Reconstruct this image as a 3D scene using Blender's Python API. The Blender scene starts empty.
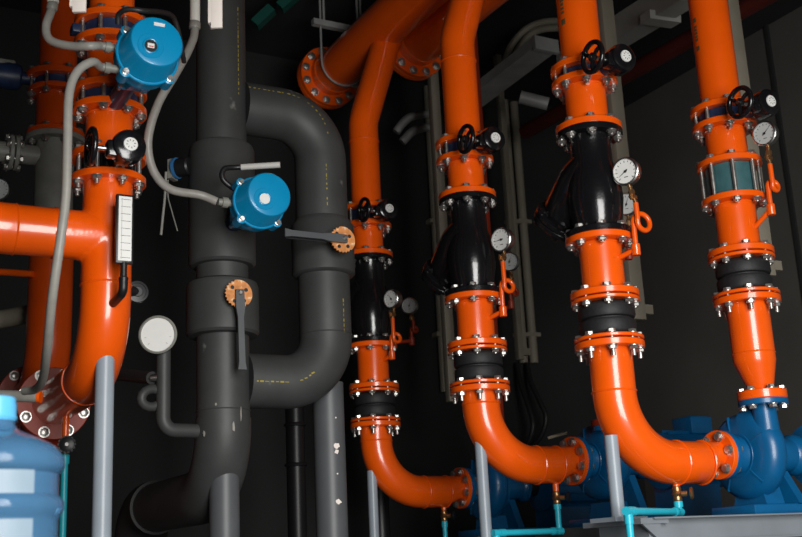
import bpy, bmesh, math, random
from mathutils import Vector, Matrix, Quaternion
random.seed(4)
S = bpy.context.scene
COL = S.collection
# ------------------------------------------------------------------ camera
W, H, F = 802, 537, 1115
PITCH, ROLL = math.radians(14.8), math.radians(-2.8)
CAM = Vector((0, 0, .9))
RM = Matrix.Rotation(math.pi/2 + PITCH, 3, 'X') @ Matrix.Rotation(ROLL, 3, 'Z')
RT = RM.transposed()
cd = bpy.data.cameras.new('camera'); cam = bpy.data.objects.new('camera', cd); COL.objects.link(cam)
cd.sensor_width = 36; cd.lens = 36*F/W
cam.matrix_world = Matrix.Translation(CAM) @ RM.to_4x4()
cd.dof.use_dof = True; cd.dof.focus_distance = 4.5; cd.dof.aperture_fstop = 4.5
S.camera = cam

def proj(p):
    c = RT @ (Vector(p) - CAM); return (W/2 + F*c.x/-c.z, H/2 - F*c.y/-c.z)
def at(px, py, Y):
    d = RM @ Vector((px - W/2, H/2 - py, -F)); return CAM + d*(Y/d.y)
def atz(px, py, z):
    d = RM @ Vector((px - W/2, H/2 - py, -F)); return CAM + d*((z - CAM.z)/d.z)
def zat(q, py, front=0.0):
    """height on the vertical line through q (moved 'front' towards the camera) seen at row py"""
    d = Vector((q.x, q.y, 0)); d -= d.normalized()*front
    c0 = RT @ (d - CAM); ck = RT @ Vector((0, 0, 1)); a = (H/2 - py)/F
    return -(c0.y + a*c0.z)/(ck.y + a*ck.z)
def along(p, d, px, lo=0.0, hi=2.0):
    """distance along d from p at which the picture column is px"""
    f = lambda t: proj(p + d*t)[0] - px
    a, b = lo, hi
    for _ in range(50):
        m = (a + b)/2
        if f(a)*f(m) <= 0: b = m
        else: a = m
    return (a + b)/2
ANG = math.radians(29)
U = Vector((math.cos(ANG), math.sin(ANG), 0)); V = Vector((-math.sin(ANG), math.cos(ANG), 0)); Z = Vector((0, 0, 1))
def xy(p): return Vector((p.x, p.y, 0))
def hz(c, z): return Vector((c.x, c.y, z))

# ------------------------------------------------------------------ materials
def mat(name, col, rough=.5, metal=0, coat=0, var=.0, bump=0, scale=12, spec=.5, trans=0, ior=1.45, wear=None):
    m = bpy.data.materials.new(name); m.use_nodes = True
    nt = m.node_tree; b = nt.nodes['Principled BSDF']
    b.inputs['Base Color'].default_value = (*col, 1); b.inputs['Roughness'].default_value = rough
    b.inputs['Metallic'].default_value = metal; b.inputs['Coat Weight'].default_value = coat; b.inputs['Coat Roughness'].default_value = .08
    b.inputs['Specular IOR Level'].default_value = spec; b.inputs['Transmission Weight'].default_value = trans; b.inputs['IOR'].default_value = ior
    tc = nt.nodes.new('ShaderNodeTexCoord')
    if var or bump:
        n = nt.nodes.new('ShaderNodeTexNoise'); n.inputs['Scale'].default_value = scale; n.inputs['Detail'].default_value = 5
        nt.links.new(tc.outputs['Object'], n.inputs['Vector'])
        if var:
            r = nt.nodes.new('ShaderNodeValToRGB')
            r.color_ramp.elements[0].position = .3; r.color_ramp.elements[1].position = .7
            r.color_ramp.elements[0].color = (*[c*(1 - var) for c in col], 1); r.color_ramp.elements[1].color = (*[min(1, c*(1 + var)) for c in col], 1)
            nt.links.new(n.outputs['Fac'], r.inputs['Fac']); out = r.outputs['Color']
            if wear:
                n2 = nt.nodes.new('ShaderNodeTexNoise'); n2.inputs['Scale'].default_value = wear[1]; n2.inputs['Detail'].default_value = 8
                nt.links.new(tc.outputs['Object'], n2.inputs['Vector'])
                r2 = nt.nodes.new('ShaderNodeValToRGB'); r2.color_ramp.elements[0].position = wear[2]; r2.color_ramp.elements[1].position = wear[2] + .06
                nt.links.new(n2.outputs['Fac'], r2.inputs['Fac'])
                mx = nt.nodes.new('ShaderNodeMixRGB'); mx.inputs['Color2'].default_value = (*wear[0], 1)
                nt.links.new(r2.outputs['Color'], mx.inputs['Fac']); nt.links.new(out, mx.inputs['Color1']); out = mx.outputs['Color']
            nt.links.new(out, b.inputs['Base Color'])
        if bump:
            bp = nt.nodes.new('ShaderNodeBump'); bp.inputs['Strength'].default_value = bump; bp.inputs['Distance'].default_value = .01
            nt.links.new(n.outputs['Fac'], bp.inputs['Height']); nt.links.new(bp.outputs['Normal'], b.inputs['Normal'])
    return m
ORANGE = mat('orange_gloss_paint', (.82, .098, .002), .28, coat=.6, var=.05, bump=.05, scale=9)
SHADEOR = mat('shaded_orange_paint', (.60, .066, .003), .3, coat=.3, var=.08, scale=9)  # darker copy of the orange, the front tee's shade put into the colour
REDSHADEOR = mat('red_shaded_orange_paint', (.25, .024, .007), .45, var=.12, scale=9)  # dark reddish copy of the orange, dim light painted into the colour
BLACKP = mat('black_gloss_paint', (.006, .006, .007), .2, coat=.35, bump=.12, scale=30)
BLACKM = mat('black_plastic', (.010, .010, .011), .4)
RUBBER = mat('black_rubber', (.010, .010, .011), .6, bump=.15, scale=60)
ZINC = mat('zinc_bolt_steel', (.50, .485, .455), .34, metal=.9, var=.2, scale=60)
STEEL = mat('stainless_steel', (.55, .55, .54), .28, metal=1)
BRASS = mat('brass', (.42, .23, .10), .35, metal=.9, var=.2, scale=80)
RUSTY = mat('rust_orange_quadrant', (.62, .24, .07), .6, var=.25, scale=50, wear=((.75, .55, .35), 45, .56))
ACTBLUE = mat('bright_blue_enamel', (.002, .235, .46), .3, coat=.25, var=.04, scale=10)
WAFERBLUE = mat('dark_blue_valve_enamel', (.014, .028, .075), .42, var=.25, scale=25)
TEAL = mat('teal_valve_enamel', (.035, .10, .11), .35, var=.15, scale=25)
PUMPBLUE = mat('pump_blue_enamel', (.002, .085, .22), .34, coat=.15, var=.08, bump=.08, scale=18)
INSUL = mat('grey_foam_insulation', (.040, .0425, .0415), .52, var=.14, bump=.22, scale=7, wear=((.16, .16, .15), 9, .70))
INSULD = mat('dark_foam_insulation', (.012, .012, .012), .6, var=.2, bump=.2, scale=8)
YELLOW = mat('yellow_print', (.30, .23, .03), .6)
GREYP = mat('grey_post_paint', (.26, .30, .34), .35, var=.08, scale=6)
DGREYP = mat('dark_grey_post_paint', (.075, .08, .085), .45, var=.1, scale=8, wear=((.4, .4, .4), 7, .74))
SKID = mat('grey_skid_paint', (.17, .19, .21), .45, var=.1, scale=6, wear=((.17, .06, .02), 14, .72))
BEIGE = mat('beige_trunking', (.25, .225, .175), .5, var=.1, scale=5)
FLEX = mat('grey_flexible_conduit', (.26, .25, .225), .42, var=.08, scale=40)
PALE = mat('white_conduit', (.70, .68, .62), .45, var=.05, scale=10)
CARDW = mat('white_card', (.80, .72, .66), .6, var=.04, scale=10)
WHITE = mat('white_dial_enamel', (.72, .72, .69), .4, var=.03, scale=20)
GREYDIAL = mat('grey_dial', (.42, .43, .42), .4)
INK = mat('black_ink', (.015, .015, .015), .5)
RED = mat('red_needle', (.5, .02, .02), .4)
STENCIL = mat('dark_stencil_ink', (.10, .075, .03), .55, var=.3, scale=80)
CYAN = mat('cyan_pvc', (.02, .42, .55), .32, var=.06, scale=14)
TEALP = mat('teal_pvc', (.01, .30, .36), .35, var=.06, scale=14)
GREYTEE = mat('grey_valve_paint', (.20, .20, .175), .45, var=.15, scale=14)
JUG = mat('blue_polycarbonate', (.10, .26, .46), .10, trans=.55, ior=1.33, var=.12, scale=5)
JUGCAP = mat('pale_blue_cap', (.10, .42, .72), .35, var=.1, scale=20)
LABELW = mat('jug_label', (.20, .27, .33), .5, var=.08, scale=8)
WOOD = mat('dark_wood', (.10, .06, .035), .55, var=.3, scale=6)
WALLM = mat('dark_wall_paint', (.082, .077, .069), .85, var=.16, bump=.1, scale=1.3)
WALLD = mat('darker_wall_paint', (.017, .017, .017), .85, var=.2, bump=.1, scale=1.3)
FLOORM = mat('dark_concrete', (.05, .05, .048), .7, var=.2, bump=.1, scale=3)
CEILM = mat('dark_ceiling', (.016, .016, .017), .85, var=.2, scale=2)
BEAM = mat('grey_beam_paint', (.26, .26, .24), .6, var=.12, scale=4)
TRAY = mat('grey_galvanised_tray', (.30, .30, .29), .5, metal=.15, var=.15, scale=8)
CABLE = mat('black_cable', (.018, .018, .018), .45)
ROPE = mat('pale_rod', (.5, .45, .32), .5)
DKRED = mat('dark_red_pipe', (.06, .009, .006), .5, var=.15, scale=6)
DTEAL = mat('dark_teal_paint', (.006, .07, .055), .5, var=.1, scale=6)

# ------------------------------------------------------------------ builders
WL = {}
def ident(o, label, cat, group=None):
    o['label'] = label; o['category'] = cat
    if group: o['group'] = group
def thing(name, loc, label, cat, group=None):
    o = bpy.data.objects.new(name, None); COL.objects.link(o); o.location = loc; o.empty_display_size = .05
    WL[o.name] = Vector(loc); ident(o, label, cat, group); return o
class M:
    def __init__(s): s.bm = bmesh.new()
    def lathe(s, o, ax, prof, n=32, ph=0.0, cap=True, ref=None):
        ax = Vector(ax).normalized(); o = Vector(o)
        x = (ref or (U if abs(ax.dot(U)) < .9 else Z)); x = (x - ax*x.dot(ax)).normalized(); y = ax.cross(x)
        rings = []
        for h, r in prof:
            rings.append([s.bm.verts.new(o + ax*h + (x*math.cos(ph + 2*math.pi*k/n) + y*math.sin(ph + 2*math.pi*k/n))*max(r, 1e-4)) for k in range(n)])
        for a, b in zip(rings, rings[1:]):
            for k in range(n): s.bm.faces.new((a[k], a[(k+1) % n], b[(k+1) % n], b[k]))
        if cap:
            s.bm.faces.new(rings[0][::-1]); s.bm.faces.new(rings[-1])
        return s
    def cyl(s, p0, p1, r, n=24, r1=None):
        p0, p1 = Vector(p0), Vector(p1); d = p1 - p0
        return s.lathe(p0, d, [(0, r), (d.length, r if r1 is None else r1)], n)
    def disc(s, p0, p1, r, n=36, bev=.003):
        p0, p1 = Vector(p0), Vector(p1); d = p1 - p0; L = d.length; b = min(bev, L*.3)
        return s.lathe(p0, d, [(0, r - b), (b, r), (L - b, r), (L, r - b)], n)
    def tube(s, pts, r, n=20, cap=True):
        pts = [Vector(p) for p in pts]
        rr = r if isinstance(r, (list, tuple)) else [r]*len(pts)
        tans = [(pts[min(i+1, len(pts)-1)] - pts[max(i-1, 0)]).normalized() for i in range(len(pts))]
        x = tans[0].orthogonal().normalized(); rings = []
        for i, (p, t) in enumerate(zip(pts, tans)):
            x = (x - t*x.dot(t)).normalized(); y = t.cross(x)
            rings.append([s.bm.verts.new(p + (x*math.cos(2*math.pi*k/n) + y*math.sin(2*math.pi*k/n))*rr[i]) for k in range(n)])
        for a, b in zip(rings, rings[1:]):
            for k in range(n): s.bm.faces.new((a[k], a[(k+1) % n], b[(k+1) % n], b[k]))
        if cap:
            s.bm.faces.new(rings[0][::-1]); s.bm.faces.new(rings[-1])
        return s
    def torus(s, c, ax, R, r, n=32, m=8):
        ax = Vector(ax).normalized(); x = ax.orthogonal().normalized(); y = ax.cross(x); rings = []
        for k in range(n):
            d = x*math.cos(2*math.pi*k/n) + y*math.sin(2*math.pi*k/n)
            rings.append([s.bm.verts.new(Vector(c) + d*(R + r*math.cos(2*math.pi*j/m)) + ax*(r*math.sin(2*math.pi*j/m))) for j in range(m)])
        for i in range(n):
            a, b = rings[i], rings[(i+1) % n]
            for j in range(m): s.bm.faces.new((a[j], b[j], b[(j+1) % m], a[(j+1) % m]))
        return s
    def box(s, c, dx, dy, dz, X=None, Y=None, ZZ=None, bev=0):
        X = X or U; Y = Y or V; ZZ = ZZ or Z; c = Vector(c); vs = []
        for k in (-1, 1):
            for j in (-1, 1):
                for i in (-1, 1): vs.append(s.bm.verts.new(c + X*(i*dx/2) + Y*(j*dy/2) + ZZ*(k*dz/2)))
        fs = [s.bm.faces.new([vs[i] for i in q]) for q in ((0,2,3,1), (4,5,7,6), (0,1,5,4), (2,6,7,3), (0,4,6,2), (1,3,7,5))]
        if bev:
            bmesh.ops.bevel(s.bm, geom=list({e for f in fs for e in f.edges}), offset=bev, segments=2, affect='EDGES', profile=.5)
        return s
    def prism(s, pts, d):
        a = [s.bm.verts.new(Vector(p)) for p in pts]; b = [s.bm.verts.new(Vector(p) + Vector(d)) for p in pts]; n = len(a)
        s.bm.faces.new(a[::-1]); s.bm.faces.new(b)
        for k in range(n): s.bm.faces.new((a[k], a[(k+1) % n], b[(k+1) % n], b[k]))
        return s
    def make(s, name, m, parent=None, origin=None, sharp=38, label=None):
        bmesh.ops.recalc_face_normals(s.bm, faces=s.bm.faces[:])
        o0 = WL[parent.name] if parent else Vector(origin if origin is not None else (0, 0, 0))
        for vv in s.bm.verts: vv.co -= o0
        me = bpy.data.meshes.new(name); s.bm.to_mesh(me); s.bm.free()
        me.materials.append(m)
        for p in me.polygons: p.use_smooth = True
        me.set_sharp_from_angle(angle=math.radians(sharp))
        o = bpy.data.objects.new(name, me); COL.objects.link(o)
        if parent: o.parent = parent
        else: o.location = o0
        WL[o.name] = o0
        if label: o['label'] = label
        return o
BOLTS = {}
def bolt_mesh(L, tail, r):
    k = (round(L, 3), round(tail, 3), r)
    if k not in BOLTS:
        m = M()
        m.cyl((0, 0, -L/2 - tail), (0, 0, L/2 + .010), r, 10)
        for z0, z1 in ((-L/2 - .016, -L/2 - .003), (L/2 + .003, L/2 + .016)): m.lathe((0, 0, z0), Z, [(0, r*1.7), (.0015, r*1.95), (z1 - z0 - .0015, r*1.95), (z1 - z0, r*1.7)], 6)
        for z0, z1 in ((-L/2 - .003, -L/2), (L/2, L/2 + .003)): m.lathe((0, 0, z0), Z, [(0, r*2.5), (z1 - z0, r*2.5)], 14)
        o = m.make('bolt', ZINC); BOLTS[k] = o.data; bpy.data.objects.remove(o)
    return BOLTS[k]
def bolts(parent, c, ax, R, n, L, tail=.02, r=.0085, ph=.2, name='bolt', m=None):
    ax = Vector(ax).normalized(); x = (U if abs(ax.dot(U)) < .9 else Z); x = (x - ax*x.dot(ax)).normalized(); y = ax.cross(x)
    me = bolt_mesh(L, tail, r)
    if m: me = me.copy(); me.materials[0] = m
    q = Z.rotation_difference(ax)
    for k in range(n):
        a = ph + 2*math.pi*k/n
        o = bpy.data.objects.new(name, me); COL.objects.link(o); o.parent = parent
        o.rotation_mode = 'QUATERNION'; o.rotation_quaternion = q @ Quaternion(Z, k*.7)
        o.location = Vector(c) + (x*math.cos(a) + y*math.sin(a))*R - WL[parent.name]
def bend(p0, corner, p1, R, n=14):
    """straight - arc - straight path"""
    p0, c, p1 = Vector(p0), Vector(corner), Vector(p1)
    a = (p0 - c).normalized(); b = (p1 - c).normalized(); th = a.angle(b); d = R/math.tan(th/2)
    s, e = c + a*d, c + b*d; o = c + (a + b).normalized()*(R/math.sin(th/2)); out = [p0]
    va, vb = s - o, e - o; tot = va.angle(vb); axn = va.cross(vb).normalized()
    for k in range(n + 1): out.append(o + Quaternion(axn, tot*k/n) @ va)
    out.append(p1); return out
def smooth(pts, n=8):
    pts = [Vector(p) for p in pts]; P = [pts[0]*2 - pts[1]] + pts + [pts[-1]*2 - pts[-2]]; out = []
    for i in range(1, len(P) - 2):
        for k in range(n):
            t = k/n; a, b, c, d = P[i-1], P[i], P[i+1], P[i+2]
            out.append(.5*((2*b) + (c - a)*t + (2*a - 5*b + 4*c - d)*t*t + (3*b - a - 3*c + d)*t**3))
    out.append(pts[-1]); return out
def dashes(m, pts, r, side, w=.006, step=.022):
    """printed dashes along a tube, on the side facing 'side'"""
    pts = [Vector(p) for p in pts]; d = 0
    for a, b in zip(pts, pts[1:]):
        L = (b - a).length; t = (b - a)/max(L, 1e-6)
        k = 0.0
        while k < L:
            dl = random.uniform(.3, .8)*step
            if random.random() < .95 and k + dl <= L + .004:
                nn = (side - t*side.dot(t)).normalized(); bb = t.cross(nn)
                m.box(a + t*(k + dl/2) + nn*(r + .0003), dl, w*random.uniform(.4, 1), .0012, t, bb, nn)
            k += step
    return m
PR, FR, BR = .085, .136, .115     # pipe, flange and bolt-circle radii
SV, SU = -V, -U                   # valve stems point along -V, wheel shafts along -U

def pipe_flange(parent, p0, p1, r=FR, m=ORANGE, name='flange'):
    return M().disc(p0, p1, r).make(name, m, parent)

def geared_valve(C, z0, z1, nick, ring=ORANGE, body=WAFERBLUE, t=.235, s=.135, rod=.03, group='geared butterfly valves with black handwheels', dz=-.02, fl=.026):
    """wafer valve clamped by long studs between two flanges, with gearbox and handwheel"""
    zc = (z0 + z1)/2
    o = thing('butterfly_valve', hz(C, z0), nick, 'valve', group)
    M().lathe(hz(C, z0), Z, [(0, .098), (.004, .102), (z1 - z0 - .004, .102), (z1 - z0, .098)], 36).make('valve_body', body, o)
    zc2 = zc + dz; c = hz(C, zc2)
    M().cyl(c + SV*.09, c + SV*(t - .03), .026, 16).box(c + SV*(t - .045), .06, .012, .06).make('neck', body, o)
    g = M(); g.lathe(c + SV*(t - .038), SV, [(0, .050), (.004, .058), (.05, .060), (.066, .056), (.072, .044)], 28)
    g.box(c + SV*(t - .005) + U*-.03 + Z*-.012, .09, .05, .06, bev=.01)
    gb = g.make('gearbox', BLACKP, o)
    d = M().lathe(c + SV*(t + .034), SV, [(0, .025), (.005, .024), (.006, .019)], 24).make('position_dial', WHITE, gb)
    tk = M()
    for k in range(8):
        a = k*math.pi/4 + .2; e = U*math.cos(a) + Z*math.sin(a)
        tk.box(c + SV*(t + .0404) + e*.014, .006, .0022, .001, e, SV.cross(e), SV)
    tk.make('dial_marks', INK, gb)
    wc = c + SU*s + SV*(t - .005) + Z*-.012
    M().cyl(c + SV*(t - .005) + SU*.05 + Z*-.012, wc + SU*.015, .009, 12).make('shaft', STEEL, o)
    h = M().torus(wc, SU, .060, .0108, 36, 10).lathe(wc - SU*.012, SU, [(0, .014), (.006, .018), (.02, .018), (.026, .012)], 18)
    wh = h.make('handwheel', BLACKP, o)
    for k in range(3):
        a = .6 + k*2*math.pi/3; e = V*math.cos(a) + Z*math.sin(a)
        M().tube([wc + e*.012, wc + e*.035 + SU*.004, wc + e*.058], .0085, 8).make('spoke', BLACKP, wh)
    bolts(o, hz(C, zc), Z, BR, 8, (z1 - z0) + 2*fl, rod, name='stud')
    return o
def spool(C, z0, z1, nick, ft=.026, m=ORANGE, top=True, bot=True, joint_top=None, joint_bot=None, group='orange pipe spools', name='pipe_spool', r=PR):
    """flanged straight pipe; joint_* = thickness of the bolted joint at that end"""
    o = thing(name, hz(C, z0), nick, 'pipe', group)
    M().cyl(hz(C, z0 + (.002 if bot else 0)), hz(C, z1 - (.002 if top else 0)), r, 40).torus(hz(C, z0 + ft + .006), Z, r, .005, 36, 6).torus(hz(C, z1 - ft - .006), Z, r, .005, 36, 6).make('pipe_body', m, o)
    if bot: pipe_flange(o, hz(C, z0), hz(C, z0 + ft), m=m)
    if top: pipe_flange(o, hz(C, z1 - ft), hz(C, z1), m=m)
    if joint_top: bolts(o, hz(C, z1 - ft + joint_top/2), Z, BR, 8, joint_top, .02)
    if joint_bot: bolts(o, hz(C, z0 + ft - joint_bot/2), Z, BR, 8, joint_bot, .022)
    return o
def strainer(C, z0, z1, nick):
    ft = .026; h = z1 - z0
    o = thing('strainer', hz(C, z0), nick, 'strainer', 'black wye strainers')
    M().lathe(hz(C, z0), Z, [(.002, .088), (ft, .088), (ft + .012, .092), (.09, .104), (.16, .112), (.23, .108), (.28, .094), (.32, .084), (h - ft - .02, .082), (h - ft, .088), (h - .002, .088)], 36).make('strainer_body', BLACKP, o)
    pipe_flange(o, hz(C, z0), hz(C, z0 + ft), m=BLACKP); pipe_flange(o, hz(C, z1 - ft), hz(C, z1), m=BLACKP)
    d = (V*.80 - Z*.60).normalized(); a = hz(C, z0 + h*.66)
    M().lathe(a, d, [(-.02, .09), (.06, .112), (.22, .108), (.255, .10)], 32).make('basket_leg', BLACKP, o)
    cf = M().disc(a + d*.255, a + d*.275, .128).disc(a + d*.277, a + d*.297, .128).lathe(a + d*.297, d, [(0, .06), (.02, .05), (.025, .02)], 24).make('cover_flange', BLACKP, o)
    bolts(o, a + d*.276, d, .110, 6, .042, .012, m=BLACKP)
    return o
def rubber_joint(C, z0, z1, nick, ft=.020):
    o = thing('rubber_joint', hz(C, z0), nick, 'joint', 'black rubber expansion joints')
    h = z1 - z0
    prof = [(ft - .002, .085)]; a, b = ft + .004, h - ft - .004; L = b - a
    for t, r in ((0, .096), (.05, .106), (.12, .110), (.38, .112), (.45, .108), (.485, .096), (.515, .096), (.55, .108), (.62, .112), (.88, .110), (.95, .106), (1, .096)): prof.append((a + L*t, r))
    prof.append((h - ft + .002, .085))
    M().lathe(hz(C, z0), Z, prof, 36).make('bellows', RUBBER, o)
    for za in (z0 + .0005, z1 - .0065): M().disc(hz(C, za), hz(C, za + .006), .108).make('gasket', RUBBER, o)
    pipe_flange(o, hz(C, z0 + .006), hz(C, z0 + ft), m=ORANGE); pipe_flange(o, hz(C, z1 - ft), hz(C, z1 - .006), m=ORANGE)
    return o
def gauge(c, n, r, nick, stem_to, dial=WHITE, needle=2.4, group='pressure gauges on orange siphons', casem=STEEL, back=False):
    n = Vector(n).normalized(); c = Vector(c)
    o = thing('pressure_gauge', Vector(stem_to), nick, 'gauge', group)
    M().lathe(c - n*.022, n, [(-.012, r*.55), (-.004, r*.92), (.002, r*.97), (.030, r*.97), (.034, r*1.06), (.040, r*1.06), (.044, r*.98), (.044, r*.92), (.036, r*.90)], 36).make('case', casem, o)
    M().lathe(c + n*.008, n, [(0, r*.9), (.007, r*.9)], 36).make('dial', dial, o)
    xx = n.cross(Z).normalized()*-1; yy = n.cross(xx)*-1
    if yy.z < 0: yy = -yy
    tk = M()
    for k in range(13):
        a = math.radians(225 - k*22.5); e = xx*math.cos(a) + yy*math.sin(a); f = n.cross(e)
        L = r*(.16 if k % 2 == 0 else .09)
        tk.box(c + n*.0153 + e*(r*.80 - L/2), L, r*.045, .0006, e, f, n)
    tk.box(c + n*.0153 - yy*r*.42, r*.3, r*.05, .0006, xx, yy, n)
    tk.make('dial_marks', INK, o)
    e = xx*math.cos(needle) + yy*math.sin(needle); f = n.cross(e)
    M().prism([c + n*.0165 + e*r*.70, c + n*.0165 + f*r*.045 - e*r*.2, c + n*.0165 - f*r*.045 - e*r*.2], n*.001).lathe(c + n*.016, n, [(0, r*.11), (.003, r*.09)], 14).make('needle', INK, o)
    b = c - yy*r*.95; st = Vector(stem_to); d = st - b
    M().cyl(b, b + d*.35, .008, 12).lathe(b + d*.30, d, [(0, .009), (.002, .013), (d.length*.22, .013), (d.length*.22 + .002, .009)], 6).cyl(b + d*.5, st, .0085, 12).make('stem', BRASS, o)
    M().cyl(b + d*.68 - n*.012, b + d*.68 + n*.022, .011, 12).box(b + d*.68 + n*.026, .006, .03, .006, n, yy, xx).make('gauge_cock', BRASS, o)
    return o
def siphon(p0, out, up_z, nick, coil=.028, turn=1, m=ORANGE, r=.0105, loop_z=None):
    """pigtail siphon: out of the pipe, elbow, up through one coil"""
    p0 = Vector(p0); e = Vector(out)
    o = thing('siphon_pipe', p0, nick, 'pipe', 'orange pigtail siphons of the gauges')
    pts = bend(p0, e, e + Z*(up_z - e.z), .02, 6)
    lz = loop_z if loop_z else (e.z + up_z)/2 + .01
    pa = [q for q in pts[:-1]] + [Vector((e.x, e.y, lz))]
    cc = Vector((e.x, e.y, lz)) + U*coil*turn
    for k in range(1, 26):
        a = math.pi + 2*math.pi*k/24*-1 if turn > 0 else 2*math.pi*k/24
        dd = U*math.cos(a) + Z*math.sin(a)
        pa.append(cc + dd*coil - V*(.026*k/25))
    pa.append(Vector((e.x, e.y, up_z)) - V*.026)
    M().tube(pa, r, 12).make('siphon_tube', m, o)
    M().lathe(e - Z*.026, Z, [(0, .015), (.003, .017), (.045, .017), (.048, .013)], 16).make('elbow_fitting', m, o)
    return o, Vector((e.x, e.y, up_z)) - V*.026
def stencil(parent, C, z, r, side, marks):
    """painted marks wrapped on a riser; marks = (dz, height, half-angle)"""
    a0 = math.atan2(side.y, side.x)
    for dz, h, ha in marks:
        m = M(); n = 6; q = []
        for k in range(n + 1):
            a = a0 + ha*(2*k/n - 1); e = Vector((math.cos(a), math.sin(a), 0))
            q.append([m.bm.verts.new(hz(C, z + dz + d_) + e*(r + .0008)) for d_ in (0, h)])
        for e, f in zip(q, q[1:]): m.bm.faces.new((e[0], f[0], f[1], e[1]))
        m.make('stencil_mark', STENCIL, parent)

# ------------------------------------------------------------------ the three elbowed suction lines and their pumps
P2, P3, P4 = xy(at(609, 340, 4.3)), xy(at(477, 345, 5.0)), xy(at(374, 387, 6.0))
HEADZ = 4.0
def zr(C, a, b): return zat(C, b, FR), zat(C, a, FR)      # rows a (upper) .. b (lower) -> z low, z high
LINES = (
    (P2, 'right', dict(A=(54, 60), B=(69, 77), C=(114, 121), C2=(121, 128), D=(222, 229), D2=(229, 236), E1=(286, 291.5), E2=(292, 299), F1=(331, 337), F2=(337.5, 345))),
    (P3, 'middle', dict(A=(131, 137), B=(149, 156), C=(184, 190.5), C2=(190.5, 197), D=(284, 290), D2=(290, 296), E1=(338, 343), E2=(343.5, 350), F1=(378, 383), F2=(383.5, 390))),
    (P4, 'left', dict(A=(199, 205), B=(218, 224), C=(246, 252), C2=(252, 258), D=(334, 340), D2=(340, 345), E1=(382, 386), E2=(386.5, 391), F1=(416, 420), F2=(420.5, 426))))
PUMPC = {}
ZSK = zat(P2, 519, .1)
for C, nk, y in LINES:
    z = {k: zr(C, *v_) for k, v_ in y.items()}
    line = 'the %s elbowed orange line' % nk
    fx, fy, nx_, ny_ = {'right': (720, 455, 677, 494), 'middle': (575, 461, 556, 498), 'left': (462, 488, 444, 516)}[nk]
    TEND = along(hz(C, 1.29), U, fx, .3, .8); PAX = zat(C + U*TEND, fy); EC, FE, NE = {'right': (.030, .098, 6), 'middle': (.018, .112, 8), 'left': (.018, .112, 8)}[nk]; PUMPZ = PAX - EC
    # riser from the valve up to the header
    zA = z['A'][0]; zb = zat(P3, 40)
    o = thing('riser_pipe', hz(C, zA), 'long orange pipe rising above the handwheel valve of %s' % line, 'pipe', 'orange risers up to the header')
    top = hz(C, zb) + U*.21 + Z*(HEADZ - zb)
    M().tube(bend(hz(C, zA + .002), hz(C, zb), top, .25), PR, 40).torus(hz(C, zb - .12), Z, PR, .004, 36, 6).make('pipe_body', ORANGE, o)
    pipe_flange(o, hz(C, zA), hz(C, zA + .026))
    if nk == 'right':
        sd = Vector((-.83, -.56, 0)); zs = zat(C, 20, PR)
        stencil(o, C, zs, PR, sd, ((0, .026, .13), (.05, .012, .11), (.068, .012, .11), (.087, .014, .10), (.105, .012, .12), (.14, .02, .10)))
    geared_valve(C, z['B'][1], zA, 'dark blue wafer valve with black handwheel on %s' % line)
    spool(C, z['C'][0], z['B'][1], 'short orange spool between handwheel valve and black strainer on %s' % line, joint_bot=.052)
    strainer(C, z['D'][0], z['C'][0], 'black wye strainer with sloping basket leg on %s' % line)
    spool(C, z['E1'][0], z['D'][0], 'orange spool carrying a gauge siphon, under the strainer of %s' % line, joint_top=.052, joint_bot=.047)
    rubber_joint(C, z['F1'][0], z['E1'][0], 'black rubber bellows between two orange rings on %s' % line)
    # elbow
    zt = z['F1'][0]
    o = thing('elbow_pipe', hz(C, zt), 'orange pipe bending to a blue pump at the foot of %s' % line, 'pipe', 'orange elbows into the pumps')
    end = hz(C, PUMPZ) + U*TEND
    pth = bend(hz(C, zt - .002), hz(C, PUMPZ), end - U*.13, .27, 18) + [end - U*.05 + Z*EC, end - U*.002 + Z*EC]
    rad = [PR]*(len(pth) - 2) + [PR - EC]*2
    mb = M().tube(pth, rad, 40)
    for q, ax in ((hz(C, PUMPZ) + U*.275, U), (end - U*.11, U), (hz(C, PUMPZ + .27), Z)): mb.torus(q, ax, PR, .0045, 36, 6)
    mb.make('pipe_body', ORANGE, o)
    PUMPZ = PAX; end = end + Z*EC
    pipe_flange(o, hz(C, zt - .026), hz(C, zt)); pipe_flange(o, end - U*.024, end, r=FE)
    bolts(o, hz(C, zt - .003), Z, BR, 8, .047, .04)
    bolts(o, end, U, FE - .023, NE, .048, .012, ph=.35)
    # post under the elbow heel
    rp = .026; vo = -.022 if nk == 'right' else .0; off = V*vo + U*along(hz(C, PUMPZ) + V*vo, U, {'right': 612.5, 'middle': 481.5, 'left': 372.5}[nk], -.1, .2)
    PUMPZ = PAX - EC; hp = PUMPZ + .27 - math.sqrt((.27 + PR)**2 - (.27 - .0)**2)
    o = thing('support_post', hz(C, 0) + off, 'round grey steel post propping the orange elbow of %s' % line, 'post', 'grey posts under the elbows')
    top_z = hp + (.060 if nk == 'right' else .075); b0 = .02 if nk != 'right' else ZSK + .008
    M().cyl(hz(C, b0) + off, hz(C, top_z) + off, rp, 24).make('post_tube', GREYP, o)
    M().box(hz(C, b0 - .008) + off, .15, .15, .016).make('base_plate', GREYP, o)
    # drain
    nq = hz(C, PUMPZ) + U*along(hz(C, PUMPZ - PR - .03), U, nx_, .2, .6)
    vz = zat(nq, ny_)
    o = thing('drain_valve', hz(nq, vz), 'small brass drain cock below the elbow of %s' % line, 'valve', 'brass drain cocks under the elbows')
    M().cyl(hz(nq, vz + .02), hz(nq, PUMPZ - PR + .01), .014, 16).make('nipple', ORANGE, o)
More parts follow.
